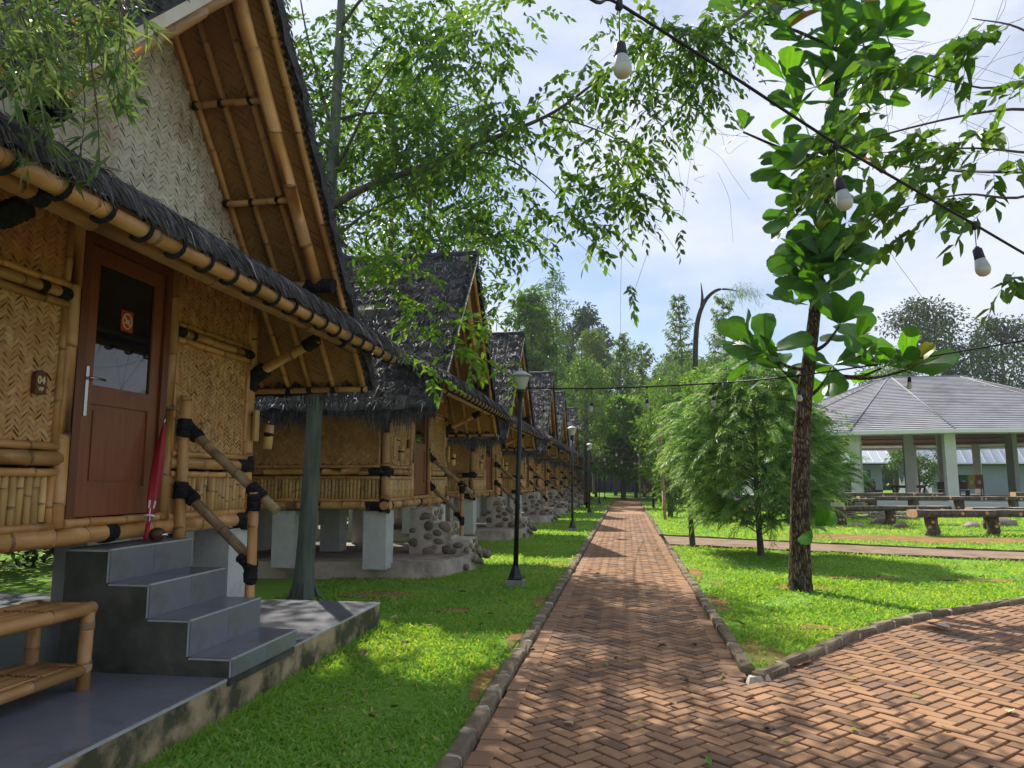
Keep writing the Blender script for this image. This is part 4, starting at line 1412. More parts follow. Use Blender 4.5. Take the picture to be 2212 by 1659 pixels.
u = thing('umbrella', 'closed red umbrella leaning in the doorway of the nearest hut', 'umbrella', (0, 0, 0))
pa, pb = np.array((-3.48, 5.08, 1.06)), np.array((-3.55, 5.33, 1.95))
dd = (pb - pa) / np.linalg.norm(pb - pa)
cloth = MB()
kk, nn_ = 16, 15
tt = np.linspace(0, 1, nn_)
rad = np.interp(tt, [0, .14, .24, .45, .8, 1], [.014, .026, .034, .038, .025, .005])
A1 = nrm(np.cross(dd, [0, 1, 0]))
B1 = np.cross(dd, A1)
aa = np.linspace(0, 2 * math.pi, kk, endpoint=False)
V = []
for i, t_ in enumerate(tt):
    rr_ = rad[i] * (1 + .22 * np.cos(aa * 4 + t_ * 5))
    V.append(pa + dd * (.12 + .80 * t_) + (rr_ * np.cos(aa))[:, None] * A1 + (rr_ * np.sin(aa))[:, None] * B1)
V = np.array(V)
ii = np.arange(nn_ * kk).reshape(nn_, kk)
nx = np.roll(ii, -1, 1)
F = np.stack([ii[:-1], nx[:-1], nx[1:], ii[1:]], -1).reshape(-1, 4)
cloth.add(V.reshape(-1, 3), F, np.where((np.arange(len(F)) // kk < 3) & (np.arange(len(F)) % 3 == 0), .9, 0.0), 0, True)
cloth.build('canopy', M['red'], u)
MB().tube([pa, pa + dd * .14], .016, 8).build('handle', M['red'], u)
MB().tube([pa + dd * .9, pb + dd * .05], .006, 6).build('tip', M['steel'], u)
MB().tube([pa + dd * .17, pa + dd * .185], .040, 12, .9).build('strap', M['red'], u)

j = thing('jug', 'small dark round jug with a shiny cap on the top step', 'jug', (-3.47, 5.20, 1.05))
MB().lathe([(0, 0), (.035, 0), (.055, .03), (.058, .05), (.048, .078), (.022, .092), (0, .095)], k=14).build('body', M['furniture'], j)
MB().lathe([(0, 0), (.03, .0), (.033, .018), (.02, .03), (0, .034)], (.046, .012, .03), 12).build('cap', M['steel'], j)

# ------------------------------------------------------------------ lamp posts
def make_lamp():
    t = thing('lamp_post', 'lamp', 'lamp post')
    MB().box((0, 0, .045), (.25, .25, .12)).build('footing', M['concrete'], t)
    mb = MB()
    mb.box((0, 0, .115), (.20, .20, .02))
    for a in (0, math.pi / 2):
        c, s = math.cos(a), math.sin(a)
        for q in (-1, 1):
            P = np.array([[.03 * q, -.004, .12], [.095 * q, -.004, .12], [.035 * q, -.004, .30], [.03 * q, .004, .12], [.095 * q, .004, .12], [.035 * q, .004, .30]])
            P = np.stack([P[:, 0] * c - P[:, 1] * s, P[:, 0] * s + P[:, 1] * c, P[:, 2]], -1)
            mb.add(P, [[0, 1, 2], [3, 5, 4]])
            mb.add(P, [[0, 3, 4, 1], [1, 4, 5, 2], [2, 5, 3, 0]])
    pyr = [(.10, .125), (.042, .30), (.036, .32)]
    mb.lathe(pyr, k=4, smooth=False)
    mb.build('base', M['black_metal'], t)
    MB().tube([(0, 0, .12), (.01, 0, 1.4), (.02, 0, 2.72)], [.036, .034, .032], 14).build('pole', M['black_metal'], t)
    MB().lathe([(.032, 2.66), (.04, 2.68), (.046, 2.74), (.058, 2.76), (.064, 2.80), (.05, 2.80)], (.02, 0, 0), 18).build('collar', M['black_metal'], t)
    MB().lathe([(.052, 2.79), (.075, 2.82), (.100, 2.88), (.118, 2.95), (.122, 3.0), (.116, 3.0), (.095, 2.9), (.05, 2.81)], (.02, 0, 0), 20).build('globe', M['lamp_glass'], t)
    MB().lathe([(.0, 3.075), (.05, 3.07), (.09, 3.05), (.12, 3.03), (.165, 3.005), (.168, 2.995), (.12, 3.005), (.0, 3.03)], (.02, 0, 0), 22).build('cap', M['lamp_cap'], t)
    MB().lathe([(.0, 3.12), (.016, 3.11), (.02, 3.09), (.02, 3.06)], (.02, 0, 0), 10).build('finial', M['lamp_cap'], t)
    return t
lp0 = make_lamp()
LL = ['nearest black lamp post with glass globe on the left lawn', 'second black lamp post along the path', 'third black lamp post along the path', 'fourth black lamp post along the path', 'farthest black lamp post, before the dark net fence']
for i, y in enumerate((10.65, 22.1, 32.6, 44.5, 56.0)):
    l_ = lp0 if i == 0 else copy_tree(lp0)
    l_.location = (-1.57, y, 0)
    l_.rotation_euler = (0, [.022, 0, .006, -.004, 0][i], 0)
    tag(l_, LL[i], 'lamp post', 'black lamp posts along the path')

# ------------------------------------------------------------------ festoon lights
BULB = MB()
BULB.lathe([(.0, -.150), (.012, -.1485), (.024, -.142), (.0315, -.128), (.0335, -.112)], k=16, tone=0)
BULB.lathe([(.0335, -.112), (.0325, -.104), (.026, -.075), (.021, -.06)], k=16, tone=1)
bulb_me = BULB.mesh('bulb', M['bulb'])
sock_me = MB().lathe([(.0, .0), (.010, .0), (.014, -.008), (.021, -.014), (.0225, -.05), (.024, -.062), (.021, -.066), (.0, -.066)], k=14).mesh('socket', M['socket'])
hook_me = MB().lathe([(.0, .02), (.014, .014), (.016, -.02), (.006, -.03)], k=8).mesh('clip', M['socket'])
def string(label, P, bulbs, drop=.16, r=.006, n=8):
    """a cable through P with bulbs hung at the fractions given"""
    t = thing('festoon_string', label, 'string lights', (0, 0, 0), 'festoon light strings over the path')
    Q = smooth_path(P, n)
    MB().tube(Q, r, 6).build('cable', M['cable'], t)
    d = np.concatenate([[0], np.cumsum(np.linalg.norm(np.diff(Q, axis=0), axis=1))])
    for b in bulbs:
        if not np.isscalar(b):
            p = np.array(b[:3])
            dp = b[3]
        else:
            s = b * d[-1]
            p = np.array([np.interp(s, d, Q[:, i]) for i in range(3)])
            dp = drop * RNG.uniform(.7, 1.4)
        link('clip', hook_me, t, p)
        bs_ = 1.08
        MB().tube([p, p - np.array((.0, 0, dp))], .0025, 4).build('drop_wire', M['cable'], t)
        q = p - np.array((.0, 0, dp))
        rz = (RNG.normal(0, .09), RNG.normal(0, .09), 0)
        for nm, me in (('socket', sock_me), ('bulb', bulb_me)):
            link(nm, me, t, q, rz).scale = (bs_, bs_, bs_)
b1, b2, b3 = at(1337, 8, y=2.72), at(1805, 310, y=3.42), at(2105, 485, y=4.05)
pre = at(1180, -85, y=2.3)
string('nearest festoon string slanting down from the top of the picture to the right', [np.array((-1.5, .9, 3.9)), pre, b1, at(1560, 150, y=3.05), b2, at(1950, 395, y=3.72), b3, at(2290, 590, y=4.5), at(2500, 690, y=5.2)],
       [(*b1, .16), (*b2, .16), (*b3, .12)], r=.007)
string('thick dark cable coming in from the right edge to the big-leaved tree', [at(1795, 322, y=10.7), at(1860, 345, y=8.2), at(2007, 364, y=6.0), at(2212, 372, y=5.0), at(2500, 360, y=4.2)], [], r=.011)
y0 = 10.9
string('festoon string from the nearest lamp post across the big-leaved tree', [at(1131, 838, y=10.65), at(1300, 839, y=11.2), at(1540, 828, y=11.6), at(1725, 811, y=10.62), at(1962, 777, y=10.6), at(2212, 735, y=9.9), at(2420, 690, y=9.3)],
       [(*at(1397, 836, y=11.4), .18), (*at(1540, 828, y=11.6), .19), (*at(1724, 811, y=10.62), .20), (*at(1962, 776, y=10.6), .24), (*at(1278, 839, y=11.1), .20)], r=.012)
string('festoon string sloping from the nearest lamp post towards the far lamp posts', [at(1131, 838, y=10.65), at(1190, 866, y=14), at(1230, 893, y=18), at(1262, 905, y=22)], [.2, .42, .62, .82], r=.008)
string('festoon string across the path beyond the third hut', [at(1150, 842, y=21), at(1300, 850, y=24), at(1420, 905, y=27), at(1437, 960, y=28.3)], [.25, .5, .72], r=.009)
string('festoon string across the path at the second lamp post', [at(1242, 940, y=22.1), at(1300, 962, y=25), at(1360, 968, y=27), at(1437, 950, y=28.3)], [.2, .4, .6, .8, .94], r=.009)
string('festoon string across the path at the third lamp post', [at(1275, 972, y=32.6), at(1330, 985, y=34), at(1380, 986, y=36), at(1440, 972, y=38)], [.15, .35, .55, .75, .92], r=.011)
string('farthest festoon string across the path', [at(1290, 985, y=44), at(1330, 998, y=44), at(1375, 1000, y=44), at(1412, 990, y=44)], [.15, .35, .55, .75, .92], r=.013)

# ------------------------------------------------------------------ posts by the path
def post(px, py, h, d, label, m='bamboo_grey', lean=0.0):
    p = at(px, py, z=0)
    t = thing('pole', label, 'pole', (p[0], p[1], 0), 'thin poles carrying the light strings')
    MB().bamboo((0, 0, -.1), (lean, 0, h), d, 8, .5).build('shaft', M[m], t)
    MB().tube([(lean, 0, h - .10), (lean, 0, h - .04)], d * .6, 8).build('binding', M['rope'], t)
post(1437, 1125, 3.6, .12, 'pale bamboo pole on the right verge, before the dark sapling', lean=-.14)
post(1412, 1099, 3.2, .13, 'dark thin pole on the right verge beyond the pale bamboo pole', 'bark_dark')
post(1383, 1083, 3.4, .14, 'thin pole beside the litter bins', 'bamboo_grey')
post(1268, 1098, 3.4, .17, 'dark pole between the third and fourth lamp posts', 'bark_dark')
post(1325, 1058, 3.5, .22, 'thin pale pole before the net fence, at the end of the path')
post(1296, 1055, 3.6, .26, 'leaning grey pole before the net fence', lean=-.3)

# ------------------------------------------------------------------ litter bins, far right of the path
def bin_set(label, loc, s=1.0, rz=0.0):
    t = thing('litter_bins', label, 'litter bins', loc, 'sets of three litter bins', rz)
    for i, mn in enumerate(('green_bin', 'yellow_bin', 'red_bin')):
        x = (i - 1) * .36 * s
        mb = MB()
        mb.box((x, 0, .78 * s), (.32 * s, .34 * s, .62 * s), top=1.12)
        mb.box((x, 0, 1.11 * s), (.37 * s, .40 * s, .05 * s), top=.9)
        o = mb.build('bin', M[mn], t)
        lid = MB().box((x, -.172 * s, 1.0 * s), (.22 * s, .012, .10 * s)).build('opening', M['black_metal'], o)
        MB().box((x, -.185 * s, .76 * s), (.15 * s, .012, .17 * s)).build('label_plate', M['white'], o)
    fr = MB()
    for x in (-.56, .56):
        for y in (-.12, .12):
            fr.tube([(x * s, y * s, 0), (x * s, y * s, 1.15 * s)], .025 * s, 6)
    fr.box((0, 0, .44 * s), (1.16 * s, .06 * s, .03 * s))
    fr.box((0, 0, .05 * s), (1.16 * s, .06 * s, .03 * s))
    fr.build('stand', M['black_metal'], t)
bp = at(1384, 1077, z=0)
bin_set('set of green, yellow and red litter bins on the grass right of the path end', (bp[0] + .2, bp[1], 0), .92, .75)

# ------------------------------------------------------------------ trees
class LimbSet:
    """like MB, but every limb becomes a part of its own"""
    def __init__(self, name, m, parent):
        self.a = (name, m, parent)
    def tube(self, *a, **k):
        MB().tube(*a, **k).build(*self.a)

def limb(mb, P, R, k=8, n=5, wob=0.0, rng=RNG):
    Q = smooth_path(P, n)
    if wob:
        w_ = rng.normal(0, wob, Q.shape)
        w_[0] = w_[-1] = 0
        Q = Q + w_
    s = np.linspace(0, 1, len(Q))
    r = np.interp(s, np.linspace(0, 1, len(R)), R)
    mb.tube(Q, r, k)
    return Q

def twigs(mb, wood, C, n_leaf, L, Wd, rng, tw=.45, droop=.45, tone=(.15, .2), fine=True, hang=0.0, wr=.0022, out=None):
    """pinnate sprays: a drooping twig with leaflets to both sides. C: (n,3) starts"""
    n = len(C)
    az = rng.uniform(0, 2 * math.pi, n)
    D = np.stack([np.cos(az), np.sin(az), rng.normal(.0, .35, n)], -1)
    if out is not None:
        D = D * .55 + out
    D = nrm(D)
    D[:, 2] -= hang
    D = nrm(D)
    LL = tw * rng.uniform(.6, 1.4, n)
    S = nrm(np.cross(D, [0, 0, 1.0]))
    tb = rng.normal(tone[0], tone[1], n)
    for k in range(n_leaf):
        f = (k + .6) / n_leaf
        P = C + D * (LL * f)[:, None]
        P[:, 2] -= droop * LL * f ** 2
        Dn = D.copy()
        Dn[:, 2] -= 2 * droop * f * .7
        sgn = 1 if k % 2 else -1
        side = S * sgn
        dl = nrm(Dn * .75 + side * .85 + np.array((0, 0, -.32)) + rng.normal(0, .36, (n, 3)))
        if k == n_leaf - 1:
            dl = nrm(Dn + rng.normal(0, .15, (n, 3)))
        leaf_cloud(mb, P, dl, L * rng.uniform(.7, 1.2, n), Wd * rng.uniform(.8, 1.2, n), rng, np.clip(tb + rng.normal(0, .10, n), 0, 1), fold=.18, fine=fine, droop=.12)
    if wood is not None:
        E1 = C + D * (LL * .5)[:, None]
        E1[:, 2] -= droop * LL * .25
        E2 = C + D * LL[:, None]
        E2[:, 2] -= droop * LL
        k3 = np.arange(3) * 2 * math.pi / 3
        ring = np.stack([np.cos(k3), np.sin(k3), 0 * k3], -1) * wr
        up = nrm(np.cross(D, S))
        off = np.cos(k3)[None, :, None] * S[:, None, :] * wr + np.sin(k3)[None, :, None] * up[:, None, :] * wr
        V = np.concatenate([C[:, None] + off, E1[:, None] + off * .8, E2[:, None] + off * .4], 1)
        q = []
        for a in (0, 3):
            for b in range(3):
                q.append([a + b, a + (b + 1) % 3, a + 3 + (b + 1) % 3, a + 3 + b])
        F = (np.arange(n) * 9)[:, None, None] + np.array(q)[None]
        wood.add(V.reshape(-1, 3), F.reshape(-1, 4))

# --- tall smooth-barked tree between the first two huts
def tall_tree():
    rng = np.random.default_rng(8)
    base = at(655, 1297, z=0)
    Y = base[1]
    t = thing('tall_tree', 'tall tree with smooth grey-green trunk between the first two huts', 'tree', (0, 0, 0))
    tr = MB()
    pts = [base + [0, 0, -.1], at(657, 1240, y=Y), at(668, 1090, y=Y), at(681, 870, y=Y), at(700, 600, y=Y), at(712, 440, y=Y), at(722, 300, y=Y), at(733, 100, y=Y), at(742, -100, y=Y), at(752, -330, y=Y)]
    Q = smooth_path(pts, 5)
    s = np.linspace(0, 1, len(Q))
    R = np.interp(Q[:, 2], [-.1, .12, .5, 2.4, 4.5, 6.5, 8.5], [.165, .138, .118, .098, .082, .072, .05])
    tr.tube(Q, R, 14)
    for a in range(4):
        an = a * 1.6 + .4
        tr.tube([base + np.array((math.cos(an) * .10, math.sin(an) * .10, .30)), base + np.array((math.cos(an) * .17, math.sin(an) * .17, .06)), base + np.array((math.cos(an) * .30, math.sin(an) * .30, -.04))], [.012, .024, .012], 7)
    tr.build('trunk', M['bark_smooth'], t)
    lb = LimbSet('branch', M['bark_grey'], t)
    limb(lb, [at(711, 450, y=Y), at(790, 405, y=9.0), at(900, 365, y=8.8), at(1010, 320, y=8.5), at(1100, 285, y=8.2), at(1200, 240, y=7.9), at(1320, 150, y=7.4), at(1400, 85, y=7.0)], [.055, .05, .042, .034, .026, .018, .012, .006])
    limb(lb, [at(716, 520, y=Y), at(800, 455, y=9.0), at(900, 410, y=8.8), at(1000, 385, y=8.6)], [.022, .018, .012, .006], 6)
    limb(lb, [at(715, 380, y=Y), at(760, 300, y=9.0), at(800, 215, y=8.8), at(860, 120, y=8.6)], [.03, .024, .016, .008], 6)
    limb(lb, [at(722, 260, y=Y), at(790, 245, y=9.2), at(860, 250, y=9.3), at(930, 290, y=9.4)], [.025, .018, .012, .006], 6)
    limb(lb, [at(722, 300, y=Y), at(690, 180, y=9.4), at(660, 60, y=9.6), at(640, -60, y=9.8)], [.03, .02, .014, .008], 6)
    limb(lb, [at(735, 60, y=Y), at(800, -20, y=8.8), at(900, -60, y=8.6)], [.03, .02, .01], 6)
    limb(lb, [at(1000, 325, y=8.5), at(1090, 340, y=8.4), at(1180, 400, y=8.3), at(1250, 480, y=8.2)], [.016, .012, .008, .004], 6)
    limb(lb, [at(1180, 250, y=8.0), at(1260, 270, y=7.8), at(1330, 300, y=7.7), at(1400, 340, y=7.6)], [.012, .009, .006, .003], 6)
    # drooping sprays before the second hut's roof
    limb(lb, [at(742, 600, y=Y), at(800, 585, y=8.9), at(870, 610, y=8.8), at(940, 650, y=8.7), at(1020, 690, y=8.6)], [.012, .009, .007, .005, .003], 5)
    limb(lb, [at(940, 650, y=8.7), at(975, 720, y=8.6), at(985, 780, y=8.55), at(930, 845, y=8.5)], [.005, .004, .003, .002], 5)
    cr, wd = MB(), MB()
    blobs = [(650, 130, 90, 150, 9.6, 95), (820, 120, 150, 140, 9.8, 140), (960, 70, 110, 80, 9.8, 55), (1020, 110, 90, 70, 9.0, 55), (760, 300, 120, 120, 9.4, 95), (900, 320, 120, 90, 9.0, 80),
             (1000, 330, 120, 80, 8.6, 55), (1130, 250, 110, 70, 8.1, 42), (1280, 170, 70, 60, 7.6, 20), (1330, 320, 90, 50, 7.7, 20), (1250, 420, 90, 60, 8.2, 24), (1100, 470, 130, 70, 8.5, 48),
             (850, 480, 110, 60, 9.3, 50), (1000, 500, 110, 40, 10.2, 22), (690, 440, 50, 110, 9.8, 40), (1400, 90, 60, 70, 7.1, 14), (1080, 20, 90, 25, 8.6, 12), (650, 350, 60, 110, 9.9, 70), (1350, 400, 60, 50, 7.8, 14), (1290, 505, 40, 30, 8.1, 7)]
    for (px, py, rx, ry, y, c) in blobs:
        a, r = rng.uniform(0, 2 * math.pi, c), np.sqrt(rng.random(c))
        C = np.array([at(px + rx * r[i] * math.cos(a[i]), py + ry * r[i] * math.sin(a[i]), y=y + rng.normal(0, .45)) for i in range(c)])
        twigs(cr, wd, C, 11, .112, .054, rng, tw=.42, droop=.5, tone=(.20, .24), hang=.15)
    cr.build('crown', M['leaf_tall'], t)
    br = MB()
    for (px, py, rx, ry, y, c) in [(840, 570, 80, 22, 8.8, 17), (790, 590, 40, 30, 8.9, 8), (880, 640, 60, 30, 8.75, 10), (955, 690, 40, 40, 8.65, 7), (985, 745, 14, 40, 8.6, 7), (940, 830, 22, 18, 8.5, 4), (1040, 780, 25, 15, 8.5, 3), (1060, 690, 25, 20, 9, 5), (1090, 640, 35, 40, 9.4, 8), (900, 690, 40, 20, 8.7, 5), (1110, 790, 20, 14, 9, 2), (860, 770, 30, 10, 8.6, 3)]:
        a, r = rng.uniform(0, 2 * math.pi, c), np.sqrt(rng.random(c))
        C = np.array([at(px + rx * r[i] * math.cos(a[i]), py + ry * r[i] * math.sin(a[i]), y=y + rng.normal(0, .1)) for i in range(c)])
        twigs(br, wd, C, 9, .122, .054, rng, tw=.34, droop=.5, tone=(.2, .2))
    br.build('lit_foliage', M['leaf_bright'], t)  # sunlit look of these sprays is put into the brighter leaf colour
    # hair-thin bare tendrils
    for q in range(38):
        p = at(rng.uniform(900, 1250), rng.uniform(540, 760), y=8.5 + rng.normal(0, .3)) if q < 16 else at(rng.uniform(1150, 1480), rng.uniform(60, 560), y=7.8 + rng.normal(0, .3))
        d = rng.normal(0, .35, 3)
        d[2] = -abs(d[2]) - .1
        c_ = rng.normal(0, .2, 3)
        wd.tube(smooth_path([p, p + d * .5 + c_ * .3, p + d + c_ * .2, p + d * 1.5], 4), .0022, 3, cap=False)
    wd.build('twig', M['bark_grey'], t)
tall_tree()

# --- overhanging branches at the upper right, close to the camera
def over_branch():
    rng = np.random.default_rng(15)
    t = thing('overhanging_tree', 'small tree at the right edge whose thin branches hang over the path', 'tree', (0, 0, 0))
    lb = MB()
    root = np.array((6.2, 4.6, 0))
    limb(lb, [root + [0, 0, -.1], root + [-.1, .1, 1.5], root + [-.5, .2, 3.0], at(2420, 300, y=4.9)], [.09, .075, .06, .04], 10)
    hub = at(2420, 300, y=4.9)
    ends = [[at(2250, 180, y=4.7), at(2120, 190, y=4.5), at(1930, 140, y=4.3)], [at(2260, 330, y=4.8), at(2100, 320, y=4.7), at(1900, 330, y=4.6)], [at(2230, 420, y=4.8), at(2080, 420, y=4.7), at(1940, 450, y=4.6)],
            [at(2250, 240, y=4.8), at(2080, 250, y=4.9), at(1800, 320, y=5.0), at(1700, 350, y=5.0)], [at(2280, 120, y=4.5), at(2200, 60, y=4.3), at(2100, 40, y=4.2)]]
    for e in ends:
        limb(lb, [hub] + e, [.016, .009, .006, .0025], 6)
    lb.build('trunk', M['bark_grey'], t)
    cr, wd = MB(), MB()
    for (px, py, rx, ry, y, c) in [(2080, 330, 120, 60, 4.7, 6), (2060, 110, 60, 40, 4.4, 7), (1930, 160, 50, 30, 4.4, 6), (2130, 70, 50, 30, 4.3, 5), (2000, 310, 90, 40, 4.7, 7), (2120, 330, 70, 40, 4.7, 6), (1800, 330, 60, 40, 5.0, 5), (1960, 420, 70, 40, 4.7, 9), (2090, 430, 60, 30, 4.7, 6),
                                   (2190, 200, 25, 30, 4.6, 3), (1790, 400, 50, 20, 5, 5), (2190, 590, 14, 10, 4.6, 2), (1960, 500, 30, 10, 4.8, 2), (1890, 250, 40, 30, 4.8, 6), (1870, 560, 16, 10, 5, 1)]:
        a, r = rng.uniform(0, 2 * math.pi, c), np.sqrt(rng.random(c))
        C = np.array([at(px + rx * r[i] * math.cos(a[i]), py + ry * r[i] * math.sin(a[i]), y=y + rng.normal(0, .12)) for i in range(c)])
        twigs(cr, wd, C, 8, .112, .062, rng, tw=.27, droop=.4, tone=(.15, .25), out=np.array((-.6, 0, -.1)))
    cr.build('crown', M['leaf_tall'], t)
    for q in range(40):
        p = at(rng.uniform(1850, 2230), rng.uniform(60, 480), y=4.7 + rng.normal(0, .15))
        d = rng.normal(0, .25, 3)
        c_ = rng.normal(0, .15, 3)
        wd.tube(smooth_path([p, p + d * .5 + c_ * .4, p + d + c_ * .2, p + d * 1.5], 4), .0014, 3, cap=False)
    wd.build('twig', M['bark_grey'], t)
    # second bunch: middle upper, thin hanging sprays over the path
    t2 = thing('slender_tree', 'slender tree whose fine hanging sprays fill the sky left of the big-leaved tree', 'tree', (0, 0, 0))
    r2 = at(2700, 1200, y=9.5)
    lb = MB()
    b0 = np.array((r2[0], 9.5, -.1))
    limb(lb, [b0, b0 + [-.1, 0, 3], b0 + [-.6, 0, 6.0], at(2100, -160, y=8.6), at(1750, -60, y=7.8), at(1560, 60, y=7.2), at(1400, 60, y=6.8)], [.12, .10, .08, .05, .03, .016, .005], 9)
    lb.build('trunk', M['bark_grey'], t2)
    cr, wd = MB(), MB()
    for (px, py, rx, ry, y, c) in [(1480, 60, 80, 50, 7.0, 34), (1540, 90, 60, 40, 7.2, 24), (1440, 150, 70, 40, 7.0, 20), (1350, 60, 80, 40, 6.9, 14), (1590, 30, 60, 30, 7.3, 18), (1460, 240, 50, 30, 7.0, 8), (1500, 180, 60, 30, 7.1, 14), (1390, 200, 50, 40, 7.0, 10), (1360, 620, 8, 14, 7.6, 2), (1420, 300, 40, 40, 7.2, 7), (1410, 380, 40, 40, 7.3, 7), (1370, 440, 30, 30, 7.4, 6), (1470, 500, 10, 8, 7.4, 1)]:
        a, r = rng.uniform(0, 2 * math.pi, c), np.sqrt(rng.random(c))
        C = np.array([at(px + rx * r[i] * math.cos(a[i]), py + ry * r[i] * math.sin(a[i]), y=y + rng.normal(0, .15)) for i in range(c)])
        twigs(cr, wd, C, 11, .085, .040, rng, tw=.30, droop=.6, tone=(.1, .15), hang=.5)
    cr.build('crown', M['leaf_tall'], t2)
    for q in range(30):
        p = at(rng.uniform(1330, 1560), rng.uniform(20, 420), y=7.1 + rng.normal(0, .15))
        d = rng.normal(0, .3, 3)
        d[2] = -abs(d[2])
        c_ = rng.normal(0, .2, 3)
        wd.tube(smooth_path([p, p + d * .5 + c_ * .4, p + d + c_ * .2, p + d * 1.5], 4), .0016, 3, cap=False)
    wd.build('twig', M['bark_grey'], t2)
over_branch()

# --- weeping narrow-leaved branch at the upper left
def bottlebrush():
    rng = np.random.default_rng(5)
    t = thing('bottlebrush_tree', 'weeping narrow-leaved bush hanging before the gable at the upper left', 'tree', (0, 0, 0))
    lb = MB()
    root = np.array((-1.75, .85, 0))
    limb(lb, [root + [0, 0, -.1], root + [-.03, .05, 1.2], root + [-.05, .3, 2.6], root + [-.1, .8, 3.25], at(60, -30, y=2.35)], [.06, .05, .04, .03, .016], 9)
    ends = []
    starts = []
    for q in range(30):
        px, py = rng.uniform(-100, 340), rng.uniform(-90, 80)
        y = rng.uniform(2.0, 2.9)
        a = at(px - 40, py - 60, y=y)
        x2, y2 = px + rng.normal(25, 30), py + rng.uniform(110, 330) * (1 if px > -50 else .8)
        b = at(x2, y2, y=y + rng.normal(0, .06))
        m = at(px + 5, (py + y2) / 2 - 20, y=y)
        Q = limb(lb, [at(20, -70, y=2.4), a, m, b], [.008, .004, .003, .0014], 5, 6)
        starts.append(Q[7:])
    lb.build('trunk', M['bark_grey'], t)
    lf, orn = MB(), MB()
    for Q in starts:
        c = 34
        s = rng.uniform(.05, 1, c)
        d = np.linspace(0, 1, len(Q))
        P = np.stack([np.interp(s, d, Q[:, i]) for i in range(3)], -1)
        D = rng.normal(0, .7, (c, 3)) + np.array((.1, -.1, -.55))
        leaf_cloud(lf, P, D, .088 * rng.uniform(.6, 1.25, c), .0125 * rng.uniform(.8, 1.25, c), rng, np.clip(rng.normal(.22, .25, c), 0, 1), fold=.12, droop=.12)
        e = Q[-1] + rng.normal(0, .004, (7, 3))
        leaf_cloud(lf, e, rng.normal(0, .8, (7, 3)) + np.array((0, 0, -.3)), .085 * rng.uniform(.6, 1.1, 7), .013, rng, .15, fold=.12)
        if rng.random() < .3:
            leaf_cloud(orn, Q[rng.integers(2, len(Q), 2)], rng.normal(0, .7, (2, 3)), .05, .014, rng, 0, fold=.2)
    # dense mass in the very corner
    c = 620
    a, r = rng.uniform(0, 2 * math.pi, c), np.sqrt(rng.random(c))
    P = np.array([at(20 + 230 * r[i] * math.cos(a[i]), 40 + 170 * r[i] * math.sin(a[i]), y=2.35 + rng.normal(0, .28)) for i in range(c)])
    D = rng.normal(0, .7, (c, 3)) + np.array((.15, 0, -.45))
    leaf_cloud(lf, P, D, .092 * rng.uniform(.6, 1.25, c), .0135 * rng.uniform(.8, 1.25, c), rng, np.clip(rng.normal(.2, .25, c), 0, 1), fold=.12, droop=.12)
    lf.build('crown', M['leaf_bottle'], t)
    orn.build('dry_leaves', M['leaf_orange'], t)
bottlebrush()

